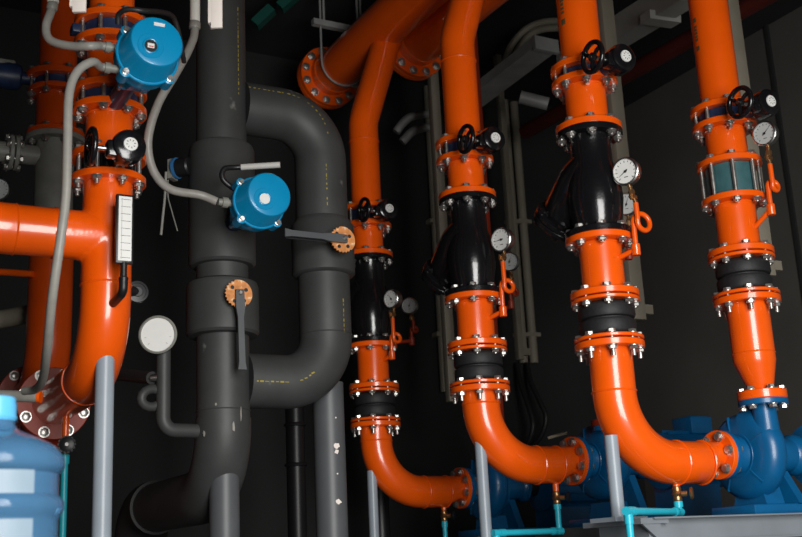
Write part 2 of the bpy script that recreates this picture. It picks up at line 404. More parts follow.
    M().lathe(hz(nq, vz - .03), Z, [(0, .014), (.008, .018), (.02, .016), (.03, .022), (.04, .016), (.05, .018), (.06, .014)], 16).cyl(hz(nq, vz), hz(nq, vz) + U*.025 - V*.03, .011, 12).make('cock_body', BRASS, o)
    kd = (U*.64 - V*.77).normalized(); kc = hz(nq, vz) + U*.03 - V*.036
    k = M()
    k.lathe(kc, kd, [(0, .008), (.003, .022), (.010, .024), (.014, .020), (.015, .006)], 12).make('knob', BRASS if nk == 'right' else BLACKM, o)
    o = thing('drain_pipe', hz(nq, vz - .03), 'thin cyan plastic drain pipe below the brass cock of %s' % line, 'pipe', 'cyan plastic drain pipes')
    m = M()
    if nk == 'left':
        m.cyl(hz(nq, vz - .028), hz(nq, .02), .013, 16).cyl(hz(nq, vz - .06), hz(nq, vz - .028), .017, 16)
    else:
        zz = zat(nq, 512 if nk == 'right' else 531)
        q1 = hz(nq, zz); q2 = q1 + SV*(.19 if nk == 'right' else .04); q2 = q2 - U*along(q2, SU, 628 if nk == 'right' else 496, 0, .8)
        dn = (q2 - q1).normalized()
        m.tube(bend(hz(nq, vz - .028), q1, q2 - dn*.02, .014, 6), .0135, 16).tube(bend(q2 - dn*.03, q2, hz(q2, .02), .014, 6), .0135, 16)
        m.cyl(hz(nq, vz - .05), hz(nq, vz - .028), .018, 16).cyl(q1 - dn*-.02, q1 + dn*.045, .017, 16).cyl(q1 - dn*.017, q1 + dn*.03, .017, 16)
        m.cyl(q2 - dn*.05, q2 - dn*.018, .017, 16).cyl(q2 - Z*.045, q2 - Z*.012, .017, 16).lathe(q2 - dn*.017, dn, [(0, .016), (.034, .016)], 16)
    m.make('drain_tube', CYAN, o)
    # pump
    o = thing('pump', hz(C, 0) + U*(TEND + .2), 'blue centrifugal pump fed by %s' % line, 'pump', 'blue centrifugal pumps')
    doff = .118
    if nk == 'right': POFF = .09 + along(end + U*.09 - V*doff + Z*.2, U, 763, -.1, .3)
    PUMPZ = PAX; pc = end + U*POFF
    M().disc(end, end + U*.024, FE).lathe(end + U*.02, U, [(0, .07), (POFF*.45, .075), (POFF - .04, .10)], 32).make('suction_nozzle', PUMPBLUE, o)
    PB = ZSK + .04; rv = .172; vm = M()
    # spiral casing swept around the axis
    ring = []
    for kk in range(48):
        a = 2*math.pi*kk/48; R0 = rv + .022*(kk/48)
        e = Z*math.cos(a) + V*math.sin(a)
        ring.append([pc + U*h + e*(R0*rr) for h, rr in ((-.062, .32), (-.060, .62), (-.052, .84), (-.03, .96), (0, 1.0), (.03, .96), (.052, .84), (.06, .6), (.065, .3))])
    vv = [[vm.bm.verts.new(p_) for p_ in r_] for r_ in ring]
    for kk in range(48):
        a_, b_ = vv[kk], vv[(kk+1) % 48]
        for j in range(8): vm.bm.faces.new((a_[j], b_[j], b_[j+1], a_[j+1]))
    vm.bm.faces.new([q[0] for q in vv][::-1]); vm.bm.faces.new([q[-1] for q in vv])
    for a in (.25, 1.75, 2.6, 3.9, 5.2):
        e = Z*math.cos(a) + V*math.sin(a)
        vm.tube([pc - U*.055 + e*.05, pc - U*.056 + e*.115, pc - U*.046 + e*.16], .007, 8)
    vm.torus(pc - U*.058, U, .085, .006, 32, 6)
    sp = [pc + U*0 + (SV*math.cos(a) - Z*math.sin(a))*(doff + .014*k/24) for k, a in [(k, 2*math.pi*.86*k/30) for k in range(31)]]
    vm.tube(sp, [.058 - .030*k/30 for k in range(31)], 20)
    vm.make('volute', PUMPBLUE, o)
    dc = pc - V*doff; zn = zat(dc, 397, .1) if nk == 'right' else 1.4
    if nk == 'right': ZN = zn
    else: zn = ZN
    M().tube([hz(dc, PUMPZ - .02), hz(dc, PUMPZ + .02), hz(dc, PUMPZ + .08), hz(dc, zn - .01)], [.056, .057, .052, .046], 28).disc(hz(dc, zn - .024), hz(dc, zn), .098).make('discharge_nozzle', PUMPBLUE, o)
    M().lathe(pc + U*.06, U, [(0, .13), (.03, .125), (.05, .075), (.16, .07), (.18, .085), (.20, .085), (.205, .03), (.26, .026)], 32).make('bearing_housing', PUMPBLUE, o)
    M().lathe(pc + U*.25, U, [(0, .05), (.035, .055), (.04, .05), (.045, .055), (.085, .05)], 24).make('coupling', BLACKM, o)
    mm = M().lathe(pc + U*.36, U, [(-.03, .03), (0, .10), (.01, .135), (.36, .135), (.38, .125), (.43, .12), (.44, .08)], 36)
    for kk in range(20):
        a = 2*math.pi*kk/20; e = Z*math.cos(a) + V*math.sin(a)
        mm.box(pc + U*.55 + e*.138, .30, .022, .004, U, e, U.cross(e))
    mo = mm.make('motor', PUMPBLUE, o)
    M().box(pc + U*.60 + Z*.17, .14, .14, .09, bev=.01).make('terminal_box', PUMPBLUE, mo)
    M().box(pc + U*.52 + Z*((PB - PUMPZ) - .13)/2, .24, .2, PUMPZ - PB - .11).make('motor_foot', PUMPBLUE, mo)
    M().prism([hz(pc, PUMPZ - .07) + U*.12 + V*-.05, hz(pc, PB) + U*.12 + V*-.13, hz(pc, PB) + U*.12 + V*.13, hz(pc, PUMPZ - .07) + U*.12 + V*.05], U*.04).make('bearing_foot', PUMPBLUE, o)
    M().box(hz(pc, PB - .02) + U*.31, .86, .24, .04, bev=.006).prism([hz(pc, PB - .002) + V*-.09 + U*-.02, hz(pc, PB + .07) + V*-.07 + U*-.02, hz(pc, PB + .07) + V*.07 + U*-.02, hz(pc, PB - .002) + V*.09 + U*-.02], U*.10).make('pump_base', PUMPBLUE, o)
    PUMPC[nk] = (pc, dc)
    # plinth under each pump
    if nk != 'right':
        m = M().box(hz(pc, ZSK/2) + U*.30, 1.05, .5, ZSK).make('plinth', FLOORM, None, hz(pc, 0)); ident(m, 'dark concrete plinth under the blue pump of %s' % line, 'plinth', 'pump plinths')
# ------------------------------------------------------------------ gauges on the suction lines
def front_gauge(C, yout, xe, ye, ytop, gx, gy, r, nick, nick2, coil, turn, dY, needle):
    """siphon leaves the spool on its right, gauge stands above it"""
    e = at(xe, ye, C.y + dY)
    p0 = hz(C, e.z - .02) + (xy(e) - C).normalized()*PR*.9
    utop = zat(e, ytop)
    o, tip = siphon(p0, e, utop, nick, coil, turn, loop_z=zat(e, yout))
    g = at(gx, gy, tip.y)
    gauge(g, {627: (-.75, -1, -.1), 503: (-.9, -1, -.1), 393: (-.9, -1, -.1)}[gx], r, nick2, tip, needle=needle)
front_gauge(P2, 222, 636, 249, 205, 627, 172, .054, 'orange coiled siphon tube on the right elbowed orange line', 'bright round gauge facing left above the siphon of the right elbowed line', .036, 1, -.10, 3.7)
front_gauge(P3, 286, 503, 311, 263, 503, 240, .054, 'orange coiled siphon tube on the middle elbowed orange line', 'round gauge above the siphon of the middle elbowed orange line', .028, 1, -.10, 3.2)
front_gauge(P4, 338, 392, 355, 319, 393, 299, .050, 'orange coiled siphon tube on the left elbowed orange line', 'round gauge above the siphon of the left elbowed orange line', .024, 1, -.10, 2.2)

# ------------------------------------------------------------------ discharge riser at the right
pc, dc = PUMPC['right']
RC = dc - U*(along(hz(dc, 1.97), SU, 744, -.05, .2))
yr = dict(A=(97, 103), B=(114.5, 121), C=(151.5, 158.5), D=(190, 198), E1=(243, 249), E2=(249.5, 256), F1=(287, 292), F2=(292.5, 300))
z = {k: zr(RC, *v_) for k, v_ in yr.items()}
FRL = 'the far right line'
o = thing('riser_pipe', hz(RC, z['A'][0]), 'long orange pipe with dark stencil marks at the top of %s' % FRL, 'pipe', 'orange risers up to the header')
M().cyl(hz(RC, z['A'][0] + .002), hz(RC, HEADZ), PR, 40).make('pipe_body', ORANGE, o)
pipe_flange(o, hz(RC, z['A'][0]), hz(RC, z['A'][0] + .026))
sd = Vector((-.93, -.37, 0)); zs = zat(RC, 45, PR)
stencil(o, RC, zs, PR, sd, ((0, .02, .12), (.045, .012, .11), (.06, .012, .10), (.076, .012, .11), (.092, .012, .10), (.108, .010, .11), (.135, .02, .12)))
geared_valve(RC, z['B'][1], z['A'][0], 'dark blue wafer valve with black handwheel on %s' % FRL)
spool(RC, z['C'][0], z['B'][1], 'short orange spool between handwheel valve and teal check valve on %s' % FRL)
o = thing('check_valve', hz(RC, z['D'][1]), 'teal wafer check valve caged by long studs on %s' % FRL, 'valve')
zc0, zc1 = z['D'][1], z['C'][0]
M().lathe(hz(RC, zc0), Z, [(0, .100), (.003, .104), (zc1 - zc0 - .003, .104), (zc1 - zc0, .100)], 40).make('valve_body', TEAL, o)
bolts(o, hz(RC, (zc0 + zc1)/2), Z, BR + .003, 8, zc1 - zc0 + .052, .02, name='stud', ph=.1)
spool(RC, z['E1'][0], z['D'][1], 'orange spool with gauge siphon between check valve and bellows on %s' % FRL, joint_bot=.047)
rubber_joint(RC, z['F1'][0], z['E1'][0], 'black rubber bellows between two orange rings on %s' % FRL)
zt = z['F1'][0]
o = thing('reducer_pipe', hz(RC, ZN), 'orange pipe tapering to one side down onto the blue pump outlet', 'pipe')
zs1, zs0 = zat(RC, 358, PR), ZN + .03
m = M(); n = 40; prev = None
for zz, k in [(zt - .002, 0), (zs1, 0)] + [(zs1 + (zs0 - zs1)*t/6, t/6) for t in range(1, 7)] + [(ZN + .002, 1)]:
    r_ = PR + (.046 - PR)*k; c_ = hz(RC + (dc - RC)*k, zz)
    rg = [m.bm.verts.new(c_ + (U*math.cos(2*math.pi*i/n) + V*math.sin(2*math.pi*i/n))*r_) for i in range(n)]
    if prev:
        for i in range(n): m.bm.faces.new((prev[i], prev[(i+1) % n], rg[(i+1) % n], rg[i]))
    else: m.bm.faces.new(rg)
    prev = rg
m.bm.faces.new(prev[::-1]); m.torus(hz(RC, zs1 + .03), Z, PR - .001, .004, 36, 6)
m.make('pipe_body', ORANGE, o)
pipe_flange(o, hz(RC, zt - .026), hz(RC, zt)); pipe_flange(o, hz(dc, ZN), hz(dc, ZN + .036), r=.098)
bolts(o, hz(RC, zt - .003), Z, BR, 8, .047, .04, ph=.1)
bolts(o, hz(dc, ZN + .006), Z, .078, 6, .06, .012, r=.008)
e = at(771, 209, RC.y - .12); p0 = hz(RC, e.z - .03) + (xy(e) - RC).normalized()*PR*.9
o, tip = siphon(p0, e, zat(e, 166), 'orange siphon tube with a small loop on %s' % FRL, .022, 1, loop_z=zat(e, 186))
g = at(766, 134, tip.y)
gauge(g, (-.95, -1, -.1), .050, 'round grey gauge near the right edge, on %s' % FRL, tip, dial=GREYDIAL, needle=.7)
ZG = g.z
# hidden discharge lines of the other two pumps, with the gauges that peek out
for nk, gx, gy, Cb, nn in (('middle', 624, 206, P2, 'right'), ('left', 508, 263, P3, 'middle')):
    q, d2 = PUMPC[nk]
    o = thing('discharge_pipe', hz(d2, ZN), 'shade-toned orange pipe hidden behind the %s elbowed orange line' % nn, 'pipe', 'pipes hidden behind the elbowed lines')
    M().cyl(hz(d2, ZN + .002), hz(d2, HEADZ), .07, 28).disc(hz(d2, ZN), hz(d2, ZN + .03), .098).make('pipe_body', REDSHADEOR, o)
    g = at(gx, gy, d2.y - .12); st = g - Z*.11
    p0 = hz(d2, st.z - .16) + (xy(st) - d2).normalized()*.06
    o, tip = siphon(p0, hz(st, st.z - .13), st.z - .01, 'shade-toned orange siphon behind the %s elbowed orange line' % nn, .02, 1, m=REDSHADEOR)
    gauge(g + V*-.02, (-.35, -1, -.1), .052, 'dim grey gauge half hidden behind the %s elbowed orange line' % nn, tip, dial=GREYDIAL, needle=1.2)
g = at(410, 306, P4.y + .12)
p0 = hz(P4, g.z - .22) + (xy(g) - P4).normalized()*PR*.9
o, tip = siphon(p0, hz(g, g.z - .20), g.z - .09, 'dull red siphon behind the left elbowed orange line', .015, 1, m=REDSHADEOR)  # orange siphon, the dull red is dim light painted into its colour
gauge(g, (-.3, -1, -.1), .045, 'dim grey gauge half hidden behind the left elbowed orange line', tip, dial=GREYDIAL, needle=1.2)

# ------------------------------------------------------------------ skid under the right pump
zsk = ZSK; s0 = P2 - U*.06; pcR = PUMPC['right'][0]
o = thing('steel_skid', hz(pcR, 0), 'grey steel channel frame under the blue pump at the right edge', 'frame')
for sgn, nm in ((-1, 'channel'), (1, 'channel')):
    c = P2 + U*.74 + V*(.14*sgn); L = 1.52
    m = M().box(hz(c, zsk - .045), L, .006, .09).box(hz(c, zsk - .003) + V*(-.02*sgn*-1), L, .045, .006).box(hz(c, zsk - .087) + V*(.02*sgn), L, .045, .006)
    m.make(nm, SKID, o)
M().box(hz(P2, zsk - .004 - .035) + U*.015, .07, .27, .07).make('cross_member', SKID, o)
M().box(hz(P2, zsk - .004 - .035) + U*1.3, .07, .27, .07).make('cross_member', SKID, o)
M().box(hz(P2, zsk - .012) + U*-.01, .13, .34, .02).prism([hz(P2, zsk - .022) + U*-.065 + V*-.165, hz(P2, zsk - .022) + U*.02 + V*-.165, hz(P2, zsk - .09) + U*.02 + V*-.165], V*.012).make('gusset', SKID, o)
M().box(hz(P2, (zsk - .09)/2) + U*.74, 1.3, .25, zsk - .092).make('concrete_footing', FLOORM, o)

# ------------------------------------------------------------------ headers under the ceiling
for (px, py), nick, zz, tl in (((328, 78), 'thick orange header pipe with bolted end flange crossing the ceiling', HEADZ, 4.6), ((414, 48), 'thick orange header pipe partly hidden behind the front header', HEADZ + .02, 4.9)):
    e = atz(px, py, zz)
    o = thing('header_pipe', e, nick, 'pipe', 'orange header pipes')
    M().cyl(e - V*.002, e - V*tl, .138, 48).torus(e - V*.1, V, .138, .006, 40, 6).make('pipe_body', ORANGE, o)
    M().disc(e - V*.035, e, .205, 48).make('flange', ORANGE, o)
    M().disc(e + V*.003, e + V*.04, .205, 48).make('blind_flange', ORANGE, o)
    bolts(o, e + V*.002, V, .175, 12, .078, .01, r=.011)
    HE = e
e1 = atz(328, 78, HEADZ)
# hanger ring and bracket on the front header
c = e1 - V*.22
o = thing('pipe_hanger', c, 'thin grey rod hanger looped round the front header pipe', 'hanger')
pts = [c + U*(.145*math.cos(a)) + Z*(.145*math.sin(a)) for a in [math.pi*k/16 for k in range(16, 33)]]
M().tube([pts[0] + Z*.5] + pts + [pts[-1] + Z*.5], .007, 10).make('hanger_rod', TRAY, o)
M().box(c + Z*.26, .40, .04, .04).cyl(c + Z*.26 + U*.12, c + Z*.72 + U*.12, .008, 8).cyl(c + Z*.26 - U*.12, c + Z*.72 - U*.12, .008, 8).make('hanger_bar', TRAY, o)

# ------------------------------------------------------------------ bright orange tee line at the left
L0 = xy(at(108, 190, 3.85)); LB = 'the bright tee line at left'
yl = dict(A=(5, 12), B=(27, 36), C=(75, 82), D=(95, 104), E=(142, 149), F=(166, 174))
z = {k: zr(L0, *v_) for k, v_ in yl.items()}
o = thing('riser_pipe', hz(L0, z['A'][0]), 'orange pipe stub at the very top of %s' % LB, 'pipe')
M().cyl(hz(L0, z['A'][0] + .002), hz(L0, 4.55), PR, 40).make('pipe_body', ORANGE, o); pipe_flange(o, hz(L0, z['A'][0]), hz(L0, z['A'][0] + .026))
o = thing('wafer_valve', hz(L0, z['B'][1]), 'dark blue wafer valve topmost on %s' % LB, 'valve')
za, zb_ = z['B'][1], z['A'][0]
M().lathe(hz(L0, za), Z, [(0, .098), (.004, .104), (zb_ - za - .004, .104), (zb_ - za, .098)], 36).make('valve_body', WAFERBLUE, o)
M().box(hz(L0, (za + zb_)/2) + SU*.12, .06, .05, .035, bev=.006).make('valve_lug', WAFERBLUE, o)
bolts(o, hz(L0, (za + zb_)/2), Z, BR, 8, zb_ - za + .052, .02, name='stud')
spool(L0, z['C'][0], z['B'][1], 'short orange spool behind the upper blue actuator on %s' % LB)
# motorised valve
def actuator(base, face0, o, r=.092, dp=.035):
    """square-cornered housing and round cover, axis along -V, face = centre of the cover"""
    ax = SV; face = face0 - ax*dp
    L = (face - base).dot(ax)
    M().cyl(base, face - ax*.20, .034, 24).make('neck', WAFERBLUE, o)
    gc = M(); gc.box(face - ax*.262, .105, .016, .105, U, ax, ax.cross(U), bev=.006).lathe(face - ax*.255, ax, [(0, .060), (.05, .066), (.07, .088), (.11, .09)], 8, math.pi/8)
    g_ = gc.make('gear_case', ACTBLUE, o)
    for k in range(4):
        a_ = math.pi/4 + k*math.pi/2; e = U*math.cos(a_) + Z*math.sin(a_)
        M().lathe(face - ax*.285 + e*.060, ax, [(0, .008), (.03, .008), (.031, .010), (.038, .010)], 6).make('screw', ZINC, g_)
    hb = M(); hb.lathe(face - ax*.150, ax, [(0, .090), (.012, .100), (.055, .100), (.062, .096)], 40)
    hb.lathe(face - ax*.092, ax, [(0, .104), (.003, .107), (.015, .107), (.018, .104)], 40)
    for k in range(4):
        a = math.pi/4 + k*math.pi/2; e = U*math.cos(a) + Z*math.sin(a)
        hb.lathe(face - ax*.135 + e*.104, ax, [(0, .016), (.002, .019), (.058, .019), (.060, .016)], 14)
    h = hb.make('housing', ACTBLUE, o)
    for k in range(4):
        a = math.pi/4 + k*math.pi/2; e = U*math.cos(a) + Z*math.sin(a)
        M().lathe(face - ax*.075 + e*.106, ax, [(0, .012), (.006, .012), (.007, .009), (.014, .009)], 12).make('screw', ZINC, h)
    M().lathe(face - ax*.076, ax, [(0, r + .008), (.012, r + .006), (.02, r), (.066 + dp, r - .003), (.073 + dp, r - .008), (.076 + dp, r - .02)], 48).make('cover', ACTBLUE, o)
    face = face0
    w = face - U*.022 - Z*.022
    M().torus(w + ax*.001, ax, .024, .004, 28, 8).lathe(w - ax*.002, ax, [(0, .045), (.0035, .042)], 28).make('window_ring', ACTBLUE, o)
    return w
o = thing('motorized_valve', hz(L0, z['D'][1]), 'butterfly valve with big bright blue motor actuator on %s' % LB, 'valve', 'motor actuated butterfly valves')
za, zb_ = z['D'][1], z['C'][0]
M().lathe(hz(L0, za), Z, [(0, .098), (.004, .104), (zb_ - za - .004, .104), (zb_ - za, .098)], 36).make('valve_body', WAFERBLUE, o)
t1 = along(hz(L0, (za + zb_)/2), SV, 157.5, .1, .9); q = L0 + SV*t1
face1 = hz(q, zat(q, 41)); 
w = actuator(hz(L0, face1.z) + SV*.09, face1, o)
M().lathe(w, SV, [(0, .021), (.003, .021)], 24).make('sight_glass', INK, o)
M().box(w + SV*.0035, .022, .002, .016, U, SV, Z).make('indicator', WHITE, o)
M().box(w + SV*.005 - Z*.003, .016, .001, .003, U, SV, Z).make('indicator_mark', RED, o)
M().box(face1 + Z*.060 + U*.006, .036, .0016, .012, U, SV, Z).make('label_plate', WHITE, o)
bolts(o, hz(L0, (za + zb_)/2), Z, BR, 8, zb_ - za + .052, .02, name='stud', ph=.35)
GL1 = [face1 - SV*.155 + SU*.107 + Z*dz for dz in (.025, -.050)]
for g in GL1:
    M().lathe(g + U*.02, SU, [(0, .014), (.026, .014), (.027, .019), (.045, .019), (.046, .015), (.06, .013)], 14).make('cable_gland', GREYTEE, o)
spool(L0, z['E'][0], z['D'][1], 'short orange spool between actuator valve and handwheel valve on %s' % LB)
geared_valve(L0, z['F'][1], z['E'][0], 'black wafer valve with handwheel and white dial on %s' % LB, body=BLACKP, t=.27, s=.125, dz=-.008)
# tee with branch and elbow
o = thing('tee_pipe', hz(L0, 1.3), 'glossy orange tee with long branch to the left and elbow below', 'pipe')
zt = z['F'][1]
zbr = zat(L0, 238, 0)
zel = 1.6
for _ in range(6):
    t_f = along(hz(L0, zel), V, 53, .3, 1.6); zel = zat(L0 + V*t_f, 404)
bq = hz(L0, zbr); t_l = along(bq, SU, 14, 0, 1.2)
zse = zat(L0, 280, PR)
m = M().cyl(hz(L0, zbr + .20), hz(L0, zse - .012), .0885, 48).cyl(bq, bq + SU*.20, .0885, 48)
tb = m.make('tee_body', ORANGE, o, sharp=180)
rm = tb.modifiers.new('fuse', 'REMESH'); rm.mode = 'VOXEL'; rm.voxel_size = .007; rm.use_smooth_shade = True
sm = tb.modifiers.new('soften', 'CORRECTIVE_SMOOTH' if 0 else 'LAPLACIANSMOOTH'); sm.iterations = 8; sm.lambda_factor = .6
M().cyl(hz(L0, zt - .002), hz(L0, zbr + .16), .0882, 44).make('neck', ORANGE, o)
M().tube([hz(L0, zse), hz(L0, zel + .27)], .0882, 44).torus(hz(L0, zse), Z, .088, .0045, 40, 6).make('pipe_body', ORANGE, o)
m = M().tube([bq + SU*.185, bq + SU*t_l], .0882, 44)
m.tube(bend(bq + SU*t_l, bq + SU*(t_l + .30), bq + SU*(t_l + .30) + Z*.6, .25, 14), .090, 44)
for q in (bq + SU*.187, bq + SU*t_l): m.torus(q, U, .0885, .0045, 40, 6)
m.make('branch', ORANGE, o)
t_f = along(hz(L0, zel), V, 53, .3, 1.6); fe = hz(L0, zel) + V*t_f
pth = bend(hz(L0, zel + .2702), hz(L0, zel), fe - V*.002, .26, 18)
M().tube(pth, .0882, 44).torus(hz(L0, zel) + V*.27, V, .088, .004, 40, 6).make('elbow', ORANGE, o)
pipe_flange(o, hz(L0, zt - .026), hz(L0, zt))
M().disc(fe - V*.024, fe, .15, 40).make('flange', REDSHADEOR, o)
bolts(o, fe + V*.004, V, .126, 8, .06, .014, r=.0095, ph=.3)
# equipment nozzles behind the two left flanges
def nozzle(fe, r, fr, nick):
    o = thing('nozzle_pipe', fe, nick, 'pipe', 'dark red elbows behind the left flanges')
    M().disc(fe + V*.006, fe + V*.03, fr, 40).make('flange', REDSHADEOR, o)
    M().tube(bend(fe + V*.01, fe + V*.26, fe + V*.26 - Z*(fe.z - .02), .2, 12), r, 36).make('pipe_body', REDSHADEOR, o)
nozzle(fe, .088, .15, 'dark red elbow bolted behind the flange of the bright orange tee line')
# post under it
pz = zel + .26 - math.sqrt((.26 + .088)**2 - .30**2)
PC = L0 + V*.02; PC = PC + U*(along(hz(PC, 1.3), U, 103, -.2, .2))
o = thing('support_post', hz(PC, 0), 'round grey steel post propping the bright orange tee line at left', 'post', 'grey posts under the elbows')
M().cyl(hz(PC, .016), hz(PC, zel + .15), .033, 28).make('post_tube', GREYP, o)
M().box(hz(PC, .008), .18, .18, .016).make('base_plate', GREYP, o)
# drain of the tee line
qd = hz(L0, zel) + V*along(hz(L0, zel - .088), V, 66, .1, 1.2); zv = zat(qd, 446)
o = thing('drain_valve', hz(qd, zv), 'small drain cock with black knurled knob below the left orange elbow', 'valve')
M().cyl(hz(qd, zv + .02), hz(qd, zel - .07), .013, 16).make('nipple', ORANGE, o)
M().lathe(hz(qd, zv - .035), Z, [(0, .013), (.01, .017), (.05, .017), (.06, .013)], 14).cyl(hz(qd, zv), hz(qd, zv) + Vector((.02, -.04, 0)), .010, 12).make('cock_body', BRASS, o)
kd = Vector((.2, -1, 0)).normalized(); kc = hz(qd, zv) + Vector((.02, -.04, 0))
k = M().lathe(kc, kd, [(0, .02), (.003, .030), (.013, .030), (.016, .026)], 36)
for i in range(14):
    a = 2*math.pi*i/14; x_ = kd.cross(Z); k.lathe(kc + (x_*math.cos(a) + Z*math.sin(a))*.030, kd, [(.002, .0055), (.014, .0055)], 8)
kb = k.make('knob', BLACKM, o); M().lathe(kc + kd*.015, kd, [(0, .009), (.004, .007)], 12).make('knob_screw', ZINC, kb)
o = thing('drain_pipe', hz(qd, .02), 'thin teal plastic pipe running down beside the water jug', 'pipe')
M().cyl(hz(qd, .02), hz(qd, zv - .034), .0135, 16).cyl(hz(qd, zv - .07), hz(qd, zv - .034), .018, 16).make('drain_tube', TEALP, o)
# thermometer
q = L0 + SV*.19; q = q + U*along(hz(q, 2.0), U, 124, -.3, .3)
zl, zh = zat(q, 264), zat(q, 195)
o = thing('thermometer', hz(q, zl - .03), 'white scale thermometer in a black frame on the tee line', 'thermometer')
M().box(hz(q, (zl + zh)/2), .062, .018, zh - zl, bev=.004).cyl(hz(q, zl - .055), hz(q, zl + .005), .012, 14).make('frame', BLACKM, o)
M().box(hz(q, (zl + zh)/2) + SV*.0095, .046, .003, zh - zl - .018).make('scale_plate', WHITE, o)
m = M()
for i in range(9): m.box(hz(q, zl + .02 + (zh - zl - .04)*i/8) + SV*.0115 + U*.002, .034, .001, .0012)
m.make('scale_marks', INK, o)
M().box(hz(q, (zl + zh)/2) + SV*.0115 - U*.012, .002, .001, zh - zl - .03).make('capillary', GREYDIAL, o)
sp = hz(q, zl - .06); tgt = hz(L0, zl - .115) + (xy(sp) - L0).normalized()*.08
M().lathe(hz(q, zl - .075), Z, [(0, .014), (.025, .017), (.03, .013)], 14).tube(bend(hz(q, zl - .05), hz(q, zl - .10), tgt, .025, 6), .0155, 14).make('stem', BLACKM, o)
# dark round knob behind
c = at(137, 292, 4.0)
o = thing('round_sensor', c, 'round dark ribbed sensor head right of the tee line, behind its thermometer', 'sensor')
n_ = Vector((.5, -1, 0)).normalized()
M().lathe(c - n_*.01, n_, [(0, .036), (.006, .042), (.016, .042), (.018, .040), (.020, .040), (.021, .032), (.018, .031), (.019, .02), (.022, .018)], 28).make('sensor_head', BLACKM, o)
bk = c - n_*.01; M().cyl(bk, hz(L0, c.z) + (xy(bk) - L0).normalized()*.075, .02, 16).make('sensor_stem', BLACKM, o)

# ------------------------------------------------------------------ orange line behind, at left, shade painted into its colour
B0 = xy(at(50, 300, 5.0)); rb = .1
DB = 'the dim line behind the left tee'
zs = {k: zat(B0, y_, .15) for k, y_ in dict(a=64, b=70, c=79, d=87, e=121, f=127, g=133, h=207, i=213).items()}
o = thing('riser_pipe', hz(B0, zs['b']), 'dim orange upper pipe at the top of %s' % DB, 'pipe')
M().cyl(hz(B0, zs['b'] + .002), hz(B0, 4.55), .09, 36).disc(hz(B0, zs['b']), hz(B0, zs['a']), .15, 40).make('pipe_body', SHADEOR, o)
o = thing('motorized_valve', hz(B0, zs['c']), 'dark wafer valve with dark blue actuator on %s' % DB, 'valve')
za, zb_ = zs['c'], zs['b']; zm = (za + zb_)/2
M().lathe(hz(B0, za), Z, [(0, .11), (zb_ - za, .11)], 32).make('valve_body', WAFERBLUE, o)
am = at(8, 76, B0.y - .1)
M().cyl(hz(B0, am.z), am, .03, 16).make('neck', WAFERBLUE, o)
ax = (am - hz(B0, am.z)).normalized()
M().lathe(am, ax, [(-.06, .05), (-.05, .062), (.0, .066), (.03, .06), (.14, .06), (.16, .04)], 32).make('actuator', WAFERBLUE, o)
M().box(am + Z*.05 + ax*.03, .12, .07, .05, bev=.012).make('actuator_cap', GREYTEE, o)
bolts(o, hz(B0, zm), Z, .128, 8, zs['a'] - zs['d'], .02, name='stud')
o = spool(B0, zs['f'], zs['c'], 'dim orange spool above the grey strainer on %s' % DB, m=SHADEOR, r=.095, joint_bot=.06)
o = thing('strainer', hz(B0, zs['i']), 'grey flanged strainer body with side branch on %s' % DB, 'strainer')
zg0, zg1 = zs['i'], zs['f']
M().lathe(hz(B0, zg0), Z, [(0, .09), (.03, .09), (zg1 - zg0 - .03, .09), (zg1 - zg0, .09)], 32).make('strainer_body', GREYTEE, o)
M().disc(hz(B0, zg0), hz(B0, zg0 + .026), .14).make('flange', GREYTEE, o); M().disc(hz(B0, zg1 - .026), hz(B0, zg1), .14).make('flange', GREYTEE, o)
cb = hz(B0, zat(B0, 158)); 
M().cyl(cb, cb + SU*.34, .048, 24).disc(cb + SU*.17, cb + SU*.19, .085).disc(cb + SU*.195, cb + SU*.215, .085).make('side_branch', GREYTEE, o)
bolts(o, cb + SU*.1925, U, .07, 6, .045, .01)
o = thing('elbow_pipe', hz(B0, 1.2), 'dim orange pipe bending back to a bolted flange, %s' % DB.replace('the ', 'on ', 1), 'pipe')
ze = zat(B0, 388); fe2 = hz(B0, ze) + V*.36
M().tube(bend(hz(B0, zg0 - .002), hz(B0, ze), fe2 - V*.002, .24, 16), rb, 40).disc(hz(B0, zg0 - .028), hz(B0, zg0 - .002), .14).make('pipe_body', SHADEOR, o)
fl = fe2
M().disc(fe2 - V*.024, fe2, .165, 40).make('flange', REDSHADEOR, o)
bolts(o, fe2 + V*.004, V, .140, 8, .06, .014, r=.0095, ph=.1)
nozzle(fe2, .1, .165, 'dark red elbow bolted behind the flange of the dim orange line')
# thin red tube, brown pipe and half gauge at the left edge
a = at(-30, 270, 4.9); b = at(33, 274, 4.9)
m = M().cyl(a, b, .016, 14).make('thin_tube', ORANGE, None, a); ident(m, 'thin orange tube at left edge below the tee branch', 'pipe')
a = at(-30, 325, 5.3); b = at(30, 314, 5.3)
m = M().cyl(a, b, .045, 20).make('side_pipe', BEIGE, None, a); ident(m, 'dull brown side pipe at left edge under the thin orange tube', 'pipe')
g = at(-1, 190, 5.0)
gauge(g, (.15, -1, -.1), .052, 'dim grey gauge cut by the left edge above the tee branch', g - Z*.13, dial=GREYDIAL)
g2 = at(60, 205, 4.9)
# pink-grey conduit stub near the jug
a = at(10, 396, 4.0); b = at(41, 397, 4.0)
o = thing('conduit_stub', a, 'short grey pipe stub with orange end left of the orange elbow', 'pipe')
M().cyl(a + (a - b)*1.2, b - (b - a)*.1, .021, 18).make('stub_pipe', FLEX, o)
M().cyl(b - (b - a)*.1, b, .022, 18).make('stub_end', ORANGE, o)

